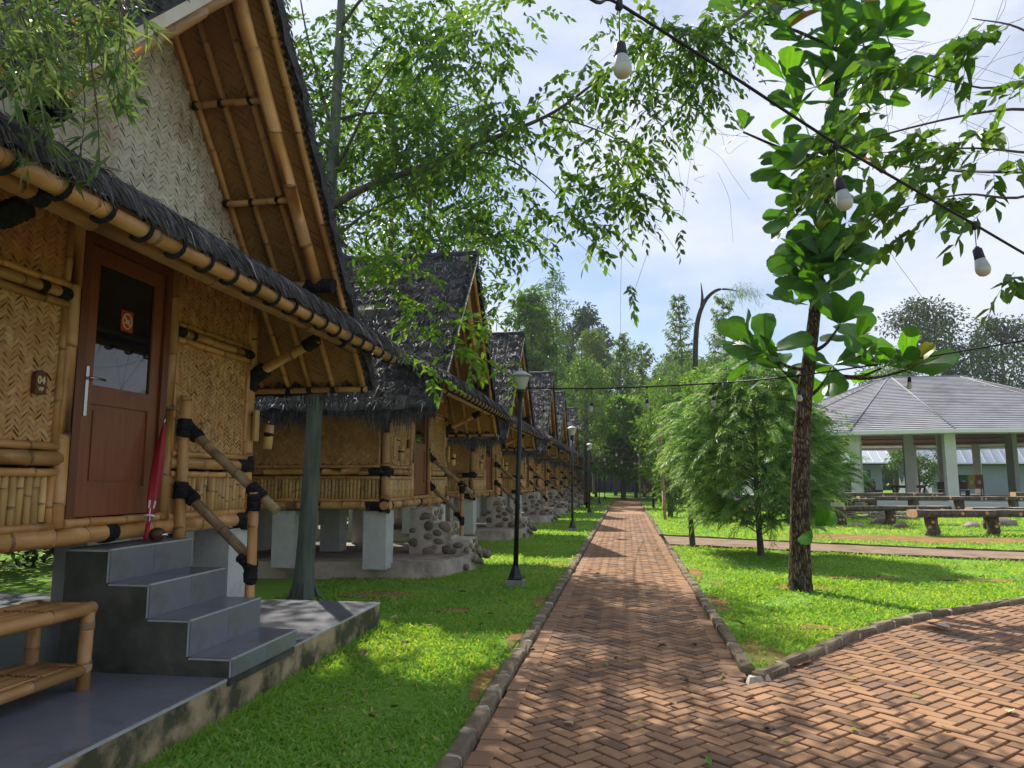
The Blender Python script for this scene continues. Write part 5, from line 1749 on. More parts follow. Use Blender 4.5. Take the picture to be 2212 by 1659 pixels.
# --- big-leaved tree on the right
def big_leaf_tree():
    rng = np.random.default_rng(12)
    base = at(1728, 1277, z=0)
    Y = base[1]
    t = thing('big_leaved_tree', 'young tree with large paddle-shaped leaves and rough brown trunk beside the path', 'tree', (0, 0, 0))
    ax_px = [(1728, 1290), (1729, 1240), (1728, 1100), (1730, 1000), (1738, 860), (1752, 740), (1766, 620), (1785, 430), (1800, 300), (1815, 100), (1828, -150)]
    pts = [at(a, b, y=Y) for a, b in ax_px]
    Q = smooth_path(pts, 7)
    R = np.interp(Q[:, 2], [-.1, .15, .6, 1.6, 2.6, 4.2, 6.2, 8.2], [.175, .150, .132, .118, .104, .072, .052, .03])
    tr = MB()
    k = 22
    s = np.arange(len(Q))
    # ribbed bark: radius varies round the stem
    T = nrm(np.gradient(Q, axis=0))
    A = nrm(np.cross(T, [0, 1.0, 0]))
    B = np.cross(T, A)
    an = np.linspace(0, 2 * math.pi, k, endpoint=False)
    rr_ = R[:, None] * (1 + .045 * np.sin(an * 7 + s[:, None] * .35) + rng.normal(0, .022, (len(Q), k)))
    V = Q[:, None] + rr_[..., None] * (np.cos(an)[None, :, None] * A[:, None] + np.sin(an)[None, :, None] * B[:, None])
    ii = np.arange(len(Q) * k).reshape(len(Q), k)
    nx = np.roll(ii, -1, 1)
    tr.add(V.reshape(-1, 3), np.stack([ii[:-1], nx[:-1], nx[1:], ii[1:]], -1).reshape(-1, 4), 0, 0, True)
    tr.build('trunk', M['bark'], t)
    # leaf shapes
    def leaf_mesh(seed, m):
        r = np.random.default_rng(seed)
        nu, nv = 10, 7
        u = np.linspace(0, 1, nu) ** .85
        wprof = np.interp(u, [0, .06, .2, .45, .68, .85, .95, 1], [.015, .05, .18, .34, .43, .425, .32, .12]) * r.uniform(.60, .78)
        V = []
        curl, dro, wv = r.normal(.10, .12), r.uniform(.02, .32), r.uniform(.01, .03)
        ph = r.uniform(0, 6)
        for i, a in enumerate(u):
            for jv in np.linspace(-1, 1, nv):
                edge = abs(jv) ** 3
                x = jv * wprof[i] * (1 + .06 * edge * math.sin(a * 19 + ph))
                z = curl * abs(jv) * wprof[i] * 1.2 - dro * a * a + wv * edge * math.sin(a * 13 + ph + (2 if jv > 0 else 0)) - .012 * (1 - abs(jv)) * 0 + .012 * math.cos(a * 40) * (abs(jv) * (1 - abs(jv))) * 2
                V.append((x, a, z))
        ii = np.arange(nu * nv).reshape(nu, nv)
        mb = MB()
        F = np.stack([ii[:-1, :-1], ii[:-1, 1:], ii[1:, 1:], ii[1:, :-1]], -1).reshape(-1, 4)
        tn = np.zeros((nu - 1, nv - 1)) + r.uniform(0, .12)
        tn[:, nv // 2 - 1:nv // 2 + 1] += .06
        mb.add(V, F, tn.reshape(-1), 0, True)
        # midrib and stalk
        mid = np.array(V).reshape(nu, nv, 3)[:, nv // 2] - np.array((0, 0, .004))
        mb.tube(np.vstack([[0, -.06, .004], mid]), np.linspace(.009, .002, nu + 1), 5, .35, cap=False)
        return mb.mesh('leaf', m)
    G_ = [leaf_mesh(i, M['leaf_big']) for i in range(7)]
    GY, GO = leaf_mesh(20, M['leaf_yel']), leaf_mesh(21, M['leaf_orange'])
    wood = LimbSet('branch', M['bark'], t)
    def rosette(px, py, L, n, y=None, tilt=.35, root=None, axis=None, yellow=0, orange=0, up=.55):
        c = at(px, py, y=Y + (y or 0))
        if root is not None:
            r0 = at(root[0], root[1], y=Y)
            mid = (r0 + c) / 2 + np.array((0, 0, -.06))
            limb(wood, [r0, mid, c], [.03, .022, .015], 6, 4)
        a0 = rng.uniform(0, 6.3)
        for i in range(n):
            a = a0 + i * 2.4 + rng.normal(0, .2)
            el = rng.uniform(-.55, 1.0) if i > n * .35 else rng.uniform(.2, 1.1)
            d = np.array((math.cos(a) * math.cos(el), math.sin(a) * math.cos(el), math.sin(el)))
            if axis is not None:
                d = nrm(d + np.array(axis) * .7)
            d = Vector(d)
            upv = Vector((rng.normal(0, .45), rng.normal(-1.3, .5), 1))
            X = d.cross(upv).normalized()
            Z = X.cross(d).normalized()
            mt = Matrix((X, d, Z)).transposed()
            me = G_[rng.integers(7)]
            if i >= n - yellow:
                me = GY
            elif i >= n - yellow - orange:
                me = GO
            ln = L * (1.20 if py > 640 else 1.16) * rng.uniform(.6, 1.15)
            o = link('leaf', me, t, Vector(c) + d * .05, mt.to_euler())
            o.scale = (ln, ln, ln)
    # lower whorls
    rosette(1655, 765, .50, 10, -.3, root=(1748, 800), axis=(-.6, -.2, .1))
    rosette(1690, 800, .48, 8, .15, root=(1745, 830), axis=(-.3, .2, -.2))
    rosette(1600, 745, .36, 4, -.2, axis=(-.7, 0, .4))
    rosette(1813, 705, .56, 8, -.35, root=(1757, 760), axis=(.25, -.3, .35))
    rosette(1800, 790, .50, 7, -.1, root=(1745, 860), axis=(.2, -.2, -.5))
    rosette(1905, 795, .50, 9, -.25, root=(1812, 812), axis=(.3, -.2, -.1))
    rosette(1958, 800, .52, 9, -.15, root=(1812, 815), axis=(.6, -.1, -.05), yellow=1)
    rosette(1720, 660, .42, 5, .3, axis=(-.4, .2, .3))
    rosette(1850, 740, .42, 5, .4, axis=(.2, .4, .2))
    # trunk whorls going up
    for (px, py, L, n, y, kw) in [(1760, 600, .40, 6, -.2, {}), (1735, 560, .42, 6, -.15, dict(axis=(-.5, 0, -.3))), (1800, 545, .38, 6, -.1, dict(axis=(.4, 0, -.3))), (1770, 500, .44, 6, -.3, dict(yellow=1)),
                                  (1720, 470, .40, 6, 0, dict(axis=(-.7, 0, 0))), (1830, 480, .38, 6, .1, dict(axis=(.5, 0, -.1))), (1755, 420, .50, 6, -.25, dict(axis=(-.2, -.3, -.5))), (1790, 380, .50, 6, -.3, {}),
                                  (1705, 350, .40, 5, -.1, dict(axis=(-.6, 0, 0))), (1840, 340, .44, 6, .1, dict(axis=(.5, 0, 0), orange=1)), (1770, 300, .50, 6, -.35, {}), (1720, 240, .46, 7, -.1, dict(axis=(-.4, 0, .3))), (1765, 190, .55, 7, -.35, dict(axis=(0, -.3, .4))),
                                  (1830, 230, .50, 7, -.1, dict(axis=(.4, 0, 0))), (1700, 180, .46, 6, .2, dict(axis=(-.5, 0, .2))), (1870, 160, .50, 7, 0, dict(axis=(.5, 0, .2))), (1800, 110, .52, 8, -.3, {}), (1730, 90, .50, 7, 0, dict(axis=(-.4, 0, .2))),
                                  (1900, 80, .50, 7, .1, dict(axis=(.5, 0, .2))), (1640, 40, .46, 6, .1, dict(axis=(-.6, 0, .2))), (1700, 20, .46, 6, -.2, dict(yellow=1)), (1780, 20, .50, 8, -.3, dict(orange=1)), (1860, 10, .50, 7, -.1, dict(orange=1)), (1950, 10, .46, 6, .2, dict(axis=(.5, 0, .1))),
                                  (1600, 30, .46, 5, 0, dict(axis=(-.6, 0, 0))), (1820, -60, .5, 8, 0, {}), (1720, -60, .5, 7, .2, {}), (1920, -60, .5, 7, .2, {})]:
        rosette(px, py, L, n, y, **kw)
    for q in range(38):
        py = rng.uniform(-20, 640)
        px = np.interp(py, [-20, 600], [1825, 1768]) + rng.normal(0, 26 + (560 - py) * .10)
        rosette(px, py, .44, 5, rng.uniform(-.35, .35), axis=((px - 1795) / 90, 0, rng.normal(0, .3)))
    rosette(1605, 285, .33, 6, -.1, root=(1790, 345), axis=(-.5, 0, .3))
    rosette(1690, 318, .30, 3, -.1)
    rosette(1757, 1140, .24, 5, -.17, axis=(.6, -.2, .2))
    limb(wood, [at(1600, 50, y=Y), at(1700, 60, y=Y), at(1812, 110, y=Y)], [.012, .02, .03], 6)
    limb(wood, [at(1950, 30, y=Y), at(1880, 60, y=Y), at(1815, 130, y=Y)], [.012, .02, .03], 6)
M['leaf_big'] = leafmat('leaf_big', (0.020, 0.085, 0.014), (0.040, 0.130, 0.020), (0.16, 0.27, 0.04), trans=0.55, rough=0.33, spec=.45, boost=(2.9, 2.6, .5), rand=.42, scale=4)
big_leaf_tree()

# --- soft feathery trees on the right lawn
def feathery(label, px, py, hgt, rad, z0, seed, n_pl=420, cx=0.0, group=None, lean=0.0):
    rng = np.random.default_rng(seed)
    b = at(px, py, z=0)
    t = thing('feathery_tree', label, 'tree', (b[0], b[1], 0), 'soft feathery trees on the right lawn')
    tr = MB()
    limb(tr, [(0, 0, -.1), (-.03, 0, .6), (-.05 + lean * .3, 0, 1.4), (lean, 0, hgt * .85)], [.075, .055, .045, .015], 9)
    C, A = [], []
    for i in range(n_pl):
        u = rng.random()
        z = z0 + (hgt - z0) * u
        prof = math.sin(math.pi * min(1, (u * .82 + .16))) ** .75
        az = rng.uniform(0, 6.283)
        lump = 1 + .18 * math.sin(3 * az + u * 7) + .12 * math.sin(5 * az - u * 11)
        r = rad * prof * lump * (.35 + .65 * rng.random() ** .45)
        C.append((cx * u + r * math.cos(az), r * math.sin(az), z))
        A.append((math.cos(az), math.sin(az), rng.normal(.35, .3)))
    C, A = np.array(C), nrm(np.array(A))
    for i in range(0, n_pl, 14):
        limb(tr, [(lean * C[i][2] / hgt, 0, max(.4, C[i][2] - .35 * np.linalg.norm(C[i][:2]))), C[i] * .6 + np.array((0, 0, C[i][2] * .36)), C[i]], [.016, .010, .004], 5, 3)
    tr.build('trunk', M['bark_grey'], t)
    lf = MB()
    m = 58
    tb = np.clip(rng.normal(.22, .2, n_pl), 0, 1)
    side = nrm(np.cross(A, [0, 0, 1.0]) + rng.normal(0, .35, (n_pl, 3)))
    LP = rng.uniform(.45, .85, n_pl) * (.7 + .15 * rad)
    for k in range(m):
        f = (k + rng.random(n_pl)) / m
        P = C + A * (LP * f)[:, None]
        P[:, 2] += LP * (.18 * f - .55 * f ** 2)
        T = A.copy()
        T[:, 2] += .18 - 1.0 * f
        T = nrm(T)
        D = T + side * (1 if k % 2 else -1) * .55 + rng.normal(0, .22, (n_pl, 3))
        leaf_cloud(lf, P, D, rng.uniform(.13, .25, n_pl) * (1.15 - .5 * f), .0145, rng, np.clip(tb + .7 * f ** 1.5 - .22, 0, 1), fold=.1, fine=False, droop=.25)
    lf.build('crown', M['feather'], t)
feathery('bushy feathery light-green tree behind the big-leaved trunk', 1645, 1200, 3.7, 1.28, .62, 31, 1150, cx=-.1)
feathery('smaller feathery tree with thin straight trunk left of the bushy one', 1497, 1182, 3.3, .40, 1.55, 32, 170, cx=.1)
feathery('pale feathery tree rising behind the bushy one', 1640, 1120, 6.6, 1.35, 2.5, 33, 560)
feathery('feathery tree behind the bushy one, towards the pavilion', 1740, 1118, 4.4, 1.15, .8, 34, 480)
# ------------------------------------------------------------------ log tables and benches
cut_me = None
def log_bench(label, x, y, L, rz, top_z=.66, w=.42, th=.15, legs=(.16, .52, .86), leg_r=.13, seed=0):
    rng = np.random.default_rng(seed)
    t = thing('log_bench', label, 'bench', (x, y, 0), 'rough log benches on the right lawn', rz)
    mb = MB()
    n, k = 16, 12
    s = np.linspace(0, L, n)
    a = np.linspace(0, 2 * math.pi, k, endpoint=False)
    rw = w / 2 * (1 + .06 * np.sin(s * 2.1 + seed) + rng.normal(0, .02, n))
    V = []
    for i in range(n):
        yy = rw[i] * np.cos(a) * (1 + rng.normal(0, .03, k))
        zz = np.where(np.sin(a) > 0, th * .25 * np.sin(a) ** .5 if False else th * .5 * np.clip(np.sin(a) * 3, 0, 1), -th * .5 * np.abs(np.sin(a)) ** .6) * (1 + rng.normal(0, .05, k))
        V.append(np.stack([np.full(k, s[i]), yy, top_z - th / 2 + zz], -1))
    V = np.array(V)
    ii = np.arange(n * k).reshape(n, k)
    nx = np.roll(ii, -1, 1)
    F = np.stack([ii[:-1], nx[:-1], nx[1:], ii[1:]], -1).reshape(-1, 4)
    col = np.arange(len(F)) % k
    mi = np.where((col >= 1) & (col <= 4), 1, 0)
    mb.v.append(V.reshape(-1, 3)); mb.f.append(F); mb.t.append(np.zeros(len(F))); mb.m.append(mi); mb.smooth.append(np.full(len(F), False)); mb.n += n * k
    mb.build('log_top', [M['log_bark'], M['log_top']], t)
    for e, sgn in ((0, -1), (n - 1, 1)):
        c = MB()
        R = V[e] + np.array((sgn * .004, 0, 0))
        c.add(R, [list(range(k))])
        c.build('cut_end', M['log_cut'], t)
    for f in legs:
        lg = MB()
        r0 = leg_r * rng.uniform(.9, 1.15)
        P = np.array([[f * L + rng.normal(0, .02), rng.normal(0, .02), z] for z in (-.05, .12, .3, top_z - th * .6)])
        lg.tube(P, r0 * np.array([1.12, 1.0, .97, 1.02]), 12)
        for q in range(2):
            zz = rng.uniform(.15, .42)
            an = -1.57 + rng.normal(0, .5)
            d = np.array((math.cos(an), math.sin(an), .1))
            p = np.array((P[1][0], P[1][1], zz))
            lg.tube([p + d * r0 * .8, p + d * (r0 + .03)], [.045, .04], 8, mi=1)
        lg.build('leg', [M['log_bark'], M['log_cut']], t)
    kn = MB()
    for q in range(int(L * 1.2) + 1):
        p = np.array((rng.uniform(.2, L - .2), -w / 2 * .96, top_z - th * .5 + rng.normal(0, .015)))
        kn.tube([p, p + np.array((0, -.03, 0))], [.05, .04], 9)
    kn.build('knot', M['log_cut'], t)
    return t
log_bench('nearest rough log bench with an orange cut end, right side of the lawn', 7.66, 21.9, 5.2, .20, .68, .50, .20, (.10, .43, .78), .17, 1)
log_bench('second nearest log bench, set behind the one with the orange cut end', 10.3, 24.8, 4.6, .10, .66, .45, .17, (.12, .5, .86), .14, 2)
log_bench('dark log bench standing right behind the big-leaved trunk', 3.2, 26.0, 7.6, .17, .62, .45, .17, (.10, .30, .52, .74, .92), .16, 3)
log_bench('log bench with pale worn top in the middle of the lawn', 9.5, 33.0, 7.0, .02, .82, .5, .16, (.08, .3, .56, .85), .18, 4)
log_bench('short log bench at the edge of the feathery tree, before the pavilion', 6.6, 31.6, 3.1, .0, .75, .45, .15, (.2, .7), .17, 5)
log_bench('long log bench right before the pavilion floor', 8.0, 37.5, 6.5, -.02, .88, .5, .2, (.2, .5, .8), .2, 6)
log_bench('pale log bench at the right edge before the pavilion', 16.8, 36.0, 6.0, .05, .95, .5, .2, (.15, .6), .2, 7)
log_bench('log bench farthest right, beside the pavilion column', 17.2, 31.0, 5.0, .0, .80, .5, .2, (.12, .6), .2, 8)

# branches and rubble lying on the lawn
sk = MB()
rg = np.random.default_rng(77)
for q in range(34):
    p = np.array((9.6 + rg.normal(0, .5), 30.2 + rg.normal(0, .4), .05 + rg.uniform(0, .25)))
    d = rg.normal(0, .5, 3)
    d[2] *= .12
    sk.tube([p - d, p + rg.normal(0, .05, 3), p + d], rg.uniform(.012, .035), 5)
tag(sk.build('branch_heap', M['log_top']), 'heap of pale dry branches lying on the grass between the log benches', 'branches')
for q, (px, py, s) in enumerate([(1902, 1132, .2), (1947, 1140, .14), (1855, 1138, .12), (2100, 1139, .16), (2158, 1136, .32)]):
    p = at(px, py, z=0)
    mb = MB()
    u, w_ = np.meshgrid(np.linspace(0, math.pi, 7), np.linspace(0, 6.283, 10, endpoint=False), indexing='ij')
    V = np.stack([np.sin(u) * np.cos(w_), np.sin(u) * np.sin(w_), .55 * np.cos(u)], -1) * s * 1.6 * (1 + rg.normal(0, .08, u.shape))[..., None]
    ii = np.arange(70).reshape(7, 10)
    nx = np.roll(ii, -1, 1)
    mb.add(V.reshape(-1, 3), np.stack([ii[:-1], nx[:-1], nx[1:], ii[1:]], -1).reshape(-1, 4), 0, 0, True)
    o = mb.build('boulder', M['stone'], None, (p[0], p[1], .03))
    tag(o, ['rounded grey stone in the grass before the log benches', 'small low stone in the grass under the long dark log bench', 'flat stone in the grass near the big-leaved trunk', 'low stone behind the legs of the nearest log bench', 'large dark stone at the right edge under the log bench'][q], 'stone')

# ------------------------------------------------------------------ round open pavilion
def pavilion():
    cx, cy, Rr, n = 19.7, 53.0, 12.5, 16
    HL = 2.0
    t = thing('pavilion', 'large open pavilion with a grey many-sided roof on pale columns', 'pavilion', (cx, cy, 0))
    a0 = math.pi / n + .1
    an = a0 + np.arange(n) * 2 * math.pi / n
    def ex(a):
        return HL if math.cos(a) > 0 else -HL
    ze, za = 4.0, 8.2
    MB().lathe([(0, .38), (Rr - .3, .38), (Rr - .3, .34), (Rr - .2, .34), (Rr - .2, .0)], k=n * 2, smooth=False).box((0, 0, .2), (2 * HL + Rr * 1.9, Rr * .9, .33)).build('floor', M['column'], t)
    # roof facets in shingle courses
    rf = MB()
    nc = 34
    for i in range(n):
        a, b = an[i], an[(i + 1) % n]
        for q in range(nc):
            f0, f1 = q / nc, (q + 1) / nc
            r0, r1 = Rr + (.6 - Rr) * f0, Rr + (.6 - Rr) * f1
            z0, z1 = ze + (za - ze) * f0 + .035, ze + (za - ze) * f1
            rf.add([(r0 * math.cos(a) + ex(a), r0 * math.sin(a), z0), (r0 * math.cos(b) + ex(b), r0 * math.sin(b), z0), (r1 * math.cos(b) + ex(b), r1 * math.sin(b), z1), (r1 * math.cos(a) + ex(a), r1 * math.sin(a), z1)], [[0, 1, 2, 3]], RNG.random() * .2)
    roof = rf.build('roof', M['shingle'], t)
    for i in range(n):
        a = an[i]
        MB().tube([(Rr * math.cos(a) + ex(a), Rr * math.sin(a), ze + .06), (.6 * math.cos(a) + ex(a), .6 * math.sin(a), za + .03)], .035, 6).build('hip_cap', M['shingle'], roof)
    MB().box((0, 0, za + .04), (2 * HL + 1.3, 1.1, .14)).build('roof_cap', M['shingle'], roof)
    fa = MB()
    for i in range(n):
        a, b = an[i], an[(i + 1) % n]
        A, B = np.array((Rr * math.cos(a) + ex(a), Rr * math.sin(a))), np.array((Rr * math.cos(b) + ex(b), Rr * math.sin(b)))
        q = 1.004
        fa.add([(*A * q, ze - .14), (*B * q, ze - .14), (*B * q, ze + .05), (*A * q, ze + .05)], [[0, 1, 2, 3]])
        fa.add([(*A * q, ze - .14), (*B * q, ze - .14), (*B * .93, ze - .16), (*A * .93, ze - .16)], [[3, 2, 1, 0]])
    fa.build('fascia', M['white'], t)
    cl = MB()
    for i in range(n):
        a, b = an[i], an[(i + 1) % n]
        cl.add([(Rr * .985 * math.cos(a) + ex(a), Rr * .985 * math.sin(a), ze - .02), (Rr * .985 * math.cos(b) + ex(b), Rr * .985 * math.sin(b), ze - .02), (.3 * math.cos(b) + ex(b), .3 * math.sin(b), za - .2), (.3 * math.cos(a) + ex(a), .3 * math.sin(a), za - .2)], [[0, 1, 2, 3]])
    cl.build('ceiling', M['ceiling_wood'], t)
    for f in (.92, .8, .68):
        pu = MB()
        for i in range(n):
            a, b = an[i], an[(i + 1) % n]
            r = Rr * f
            z = ze - .16 + (za - ze) * (1 - f) - .1 + .05
            pu.tube([(r * math.cos(a) + ex(a), r * math.sin(a), z), (r * math.cos(b) + ex(b), r * math.sin(b), z)], .06, 4, smooth=False)
        pu.build('purlin', M['ceiling_wood'], t)
    for ring, m, ph in ((Rr - 1.2, n, 0), (5.6, 8, .3)):
        for i in range(m):
            a = a0 + ph + i * 2 * math.pi / m
            zt = ze + (za - ze) * (Rr - ring) / (Rr - .6) - .25
            MB().box((ring * math.cos(a) + ex(a), ring * math.sin(a), zt / 2 + .15), (.52, .52, zt - .3 + .1), rz=a).build('column', M['column'], t)
    bm = MB()
    for i in range(n):
        a, b = an[i], an[(i + 1) % n]
        r = Rr - 1.2
        bm.tube([(r * math.cos(a) + ex(a), r * math.sin(a), 4.2), (r * math.cos(b) + ex(b), r * math.sin(b), 4.2)], .2, 4, smooth=False)
    bm.build('ring_beam', M['column'], t)
pavilion()

def table_set(label, x, y, z, kind):
    if kind == 'table':
        t = thing('table', label, 'table', (x, y, z))
        MB().box((0, 0, .74), (2.0, .9, .06)).build('table_top', M['furniture'], t)
        for sx in (-.85, .85):
            for sy in (-.35, .35):
                MB().tube([(sx, sy, 0), (sx * .9, sy * .9, .4), (sx, sy, .72)], .05, 6).build('leg', M['furniture'], t)
        MB().box((0, 0, .66), (1.75, .7, .10)).build('apron', M['furniture'], t)
    elif kind == 'chair':
        t = thing('chair', label, 'chair', (x, y, z))
        MB().box((0, 0, .45), (.5, .5, .06)).build('seat', M['furniture'], t)
        MB().box((-.24, 0, .85), (.05, .5, .6)).build('backrest', M['furniture'], t)
        for sx in (-.21, .21):
            for sy in (-.21, .21):
                MB().box((sx, sy, .22), (.05, .05, .44)).build('leg', M['furniture'], t)
    else:
        t = thing('bench', label, 'bench', (x, y, z))
        MB().box((0, 0, .44), (1.7, .5, .06)).build('seat', M['furniture'], t)
        MB().box((0, .24, .75), (1.7, .05, .45)).build('backrest', M['furniture'], t)
        for sx in (-.78, .78):
            MB().box((sx, 0, .22), (.07, .46, .43)).build('leg', M['furniture'], t)
table_set('brown table inside the pavilion, before the teal door', 17.2, 49.5, .38, 'table')
table_set('brown chair beside the table inside the pavilion', 15.3, 49.2, .38, 'chair')
table_set('brown wooden bench inside the pavilion, beside the litter bins', 20.0, 50.0, .38, 'bench')
table_set('dark table inside the pavilion at its right side', 27.2, 48.5, .38, 'table')
table_set('dark chair inside the pavilion at its right side', 29.6, 49.2, .38, 'chair')
table_set('dark low bench at the pavilion edge, second column from the right', 23.6, 45.2, .38, 'bench')
table_set('dark low bench at the pavilion edge beside the leftmost column', 13.6, 46.5, .38, 'bench')
bin_set('set of green, yellow and red litter bins standing inside the pavilion', (21.8, 52.0, .38), 1.25)

# ------------------------------------------------------------------ pale blue buildings beyond
def building(label, x0, x1, y, depth, wall_h, ridge_h, doors=()):
    cx = (x0 + x1) / 2
    t = thing('building', label, 'building', (cx, y, 0), 'pale blue buildings with white metal roofs')
    w = x1 - x0
    MB().box((0, depth / 2, wall_h / 2), (w, depth, wall_h)).build('wall', M['wall_blue'], t)
    rf = MB()
    o = .9
    P = [(-w / 2 - o, -o, wall_h - .15), (w / 2 + o, -o, wall_h - .15), (w / 2 + o, depth / 2, ridge_h), (-w / 2 - o, depth / 2, ridge_h), (-w / 2 - o, depth + o, wall_h - .15), (w / 2 + o, depth + o, wall_h - .15)]
    rf.add(P, [[0, 1, 2, 3], [3, 2, 5, 4]])
    rf.add([(a, b, c - .1) for a, b, c in P], [[3, 2, 1, 0], [4, 5, 2, 3]])
    rf.add([P[0], P[1], (P[1][0], P[1][1], P[1][2] - .1), (P[0][0], P[0][1], P[0][2] - .1)], [[0, 3, 2, 1]])
    for q in np.arange(-w / 2 - o + .3, w / 2 + o, .8):
        rf.tube([(q, -o - .01, wall_h - .12), (q, depth / 2, ridge_h + .03)], .03, 4, smooth=False)
    rf.build('roof', M['metal_roof'], t)
    gb = MB()
    for sx in (-1, 1):
        gb.add([(sx * (w / 2), 0, wall_h - .02), (sx * w / 2, depth, wall_h - .02), (sx * w / 2, depth / 2, ridge_h - .12)], [[0, 1, 2]])
    gb.build('gable', M['wall_blue'], t)
    sf = MB()
    sf.box((0, -.45, wall_h - .32), (w + 1.6, .8, .06))
    sf.build('eave_board', M['net'], t)
    for d in doors:
        f = MB().box((d, -.03, 1.2), (1.1, .10, 2.4)).build('door', M['teal'], t)
        MB().box((d + .4, -.1, 1.15), (.05, .04, .2)).build('handle', M['steel'], f)
    return t
building('pale blue building seen through the middle of the pavilion, white metal roof', 27.0, 36.5, 72, 8, 3.1, 8.2)
building('pale blue building with teal door, left part of the pavilion view', 12.0, 23.5, 74, 8, 3.2, 6.2, (4.2, -.5))
building('pale blue building at the right edge behind the pavilion', 40, 58, 70, 8, 3.1, 8.6, (-5,))

# ------------------------------------------------------------------ dark net fence closing the far end
def net_fence():
    t = thing('net_fence', 'dark net fence closing the far end of the path', 'fence', (0, 0, 0))
    Y = 92
    for i in range(8):
        x = -22 + i * 6.2
        g_ = MB()
        u = np.linspace(0, 6.2, 14)
        z = np.linspace(0, 3.2, 6)
        U, Z = np.meshgrid(u, z, indexing='ij')
        V = np.stack([x + U, Y + .12 * np.sin(U * 2.1 + i) * (Z / 3.2) + RNG.normal(0, .02, U.shape), Z], -1)
        ii = np.arange(84).reshape(14, 6)
        g_.add(V.reshape(-1, 3), np.stack([ii[:-1, :-1], ii[1:, :-1], ii[1:, 1:], ii[:-1, 1:]], -1).reshape(-1, 4))
        g_.build('net_panel', M['net'], t)
        MB().tube([(x, Y - .12, -.1), (x, Y - .12, 3.3)], .07, 6).build('post', M['bark_grey'], t)
net_fence()

# ------------------------------------------------------------------ trees in the distance
def leafy(label, x, y, hgt, crown, seed, m='leaf_far', n=4500, L=.20, Wd=.09, trunk_r=.12, clumps=40, bare=.3, lean=0.0, group='trees beyond the huts and the lawn', name='leafy_tree', flat=.75, bark='bark_grey'):
    """crown: radius. Many small clumps on limbs with sky between"""
    rng = np.random.default_rng(seed)
    t = thing(name, label, 'tree', (x, y, 0), group)
    tr = MB()
    limb(tr, [(0, 0, -.2), (lean * .3, rng.normal(0, .1), hgt * .3), (lean * .6, rng.normal(0, .15), hgt * .6), (lean, 0, hgt * .95)], [trunk_r * 1.25, trunk_r, trunk_r * .75, trunk_r * .2], 8)
    zb = hgt * bare
    C, Rc = [], []
    for i in range(clumps):
        u = (i + rng.random()) / clumps
        z = zb + (hgt - zb) * u
        pr = math.sin(math.pi * (u * .85 + .12)) ** .7
        az = i * 2.4 + rng.normal(0, .5)
        r = crown * pr * rng.uniform(.35, 1.0)
        C.append((lean * z / hgt + r * math.cos(az), r * math.sin(az), z))
        Rc.append(crown * rng.uniform(.20, .36))
        if i % 2 == 0:
            limb(tr, [(lean * z / hgt * .9, 0, z - r * .55), (lean * z / hgt + r * .5 * math.cos(az), r * .5 * math.sin(az), z - r * .15), C[-1]], [trunk_r * .35, trunk_r * .2, trunk_r * .06], 5, 3)
    tr.build('trunk', M[bark], t)
    C, Rc = np.array(C), np.array(Rc)
    per = n // clumps
    idx = np.repeat(np.arange(clumps), per)
    k = len(idx)
    v = nrm(rng.normal(0, 1, (k, 3))) * (rng.random(k) ** .45)[:, None]
    v[:, 2] *= flat
    P = C[idx] + v * Rc[idx][:, None]
    D = v + rng.normal(0, .6, (k, 3)) + np.array((0, 0, -.25))
    tb = np.clip(rng.normal(.2, .2, clumps), 0, 1)[idx]
    lf = MB()
    leaf_cloud(lf, P, D, L * rng.uniform(.6, 1.3, k), Wd * rng.uniform(.7, 1.2, k), rng, np.clip(tb + rng.normal(0, .12, k), 0, 1), fold=.2, fine=False, droop=.15)
    lf.build('crown', M[m], t)
    return t

def spire(label, x, y, hgt, seed, m='leaf_far', rad=1.3):
    """upright stem with whorls of leafy shoots bent upwards"""
    rng = np.random.default_rng(seed)
    t = thing('spire_tree', label, 'tree', (x, y, 0), 'tall upright saplings beyond the path')
    tr = MB()
    limb(tr, [(0, 0, -.2), (rng.normal(0, .1), 0, hgt * .5), (0, 0, hgt)], [.16, .10, .02], 7)
    lf = MB()
    zs = np.arange(hgt * .30, hgt, .55)
    for z in zs:
        u = (z - hgt * .30) / (hgt * .70)
        r = rad * 1.25 * (1 - u) ** .6 + .35
        for q in range(4):
            az = rng.uniform(0, 6.283)
            d = np.array((math.cos(az), math.sin(az), .0))
            rr = r * rng.uniform(.5, 1.25)
            A, B, E = np.array((0, 0, z - .3)), d * rr * .6 + np.array((0, 0, z - .1)), d * rr + np.array((0, 0, z + rr * .5))
            tr.tube([A, B, E], [.03, .02, .008], 4, cap=False)
            c = 17
            f = np.linspace(.25, 1, c)[:, None]
            P = np.where(f < .6, A + (B - A) * f / .6, B + (E - B) * (f - .6) / .4)
            sd = np.cross(d, (0, 0, 1.0))
            sg = np.where(np.arange(c) % 2, 1, -1)[:, None]
            D = d * .6 + sd * sg * .9 + rng.normal(0, .25, (c, 3)) + np.array((0, 0, -.1))
            leaf_cloud(lf, P, D, .46 * rng.uniform(.6, 1.2, c), .17, rng, np.clip(rng.normal(.25, .25, c), 0, 1), fold=.2, fine=False, droop=.35)
    tr.build('trunk', M['bark_grey'], t)
    lf.build('crown', M[m], t)

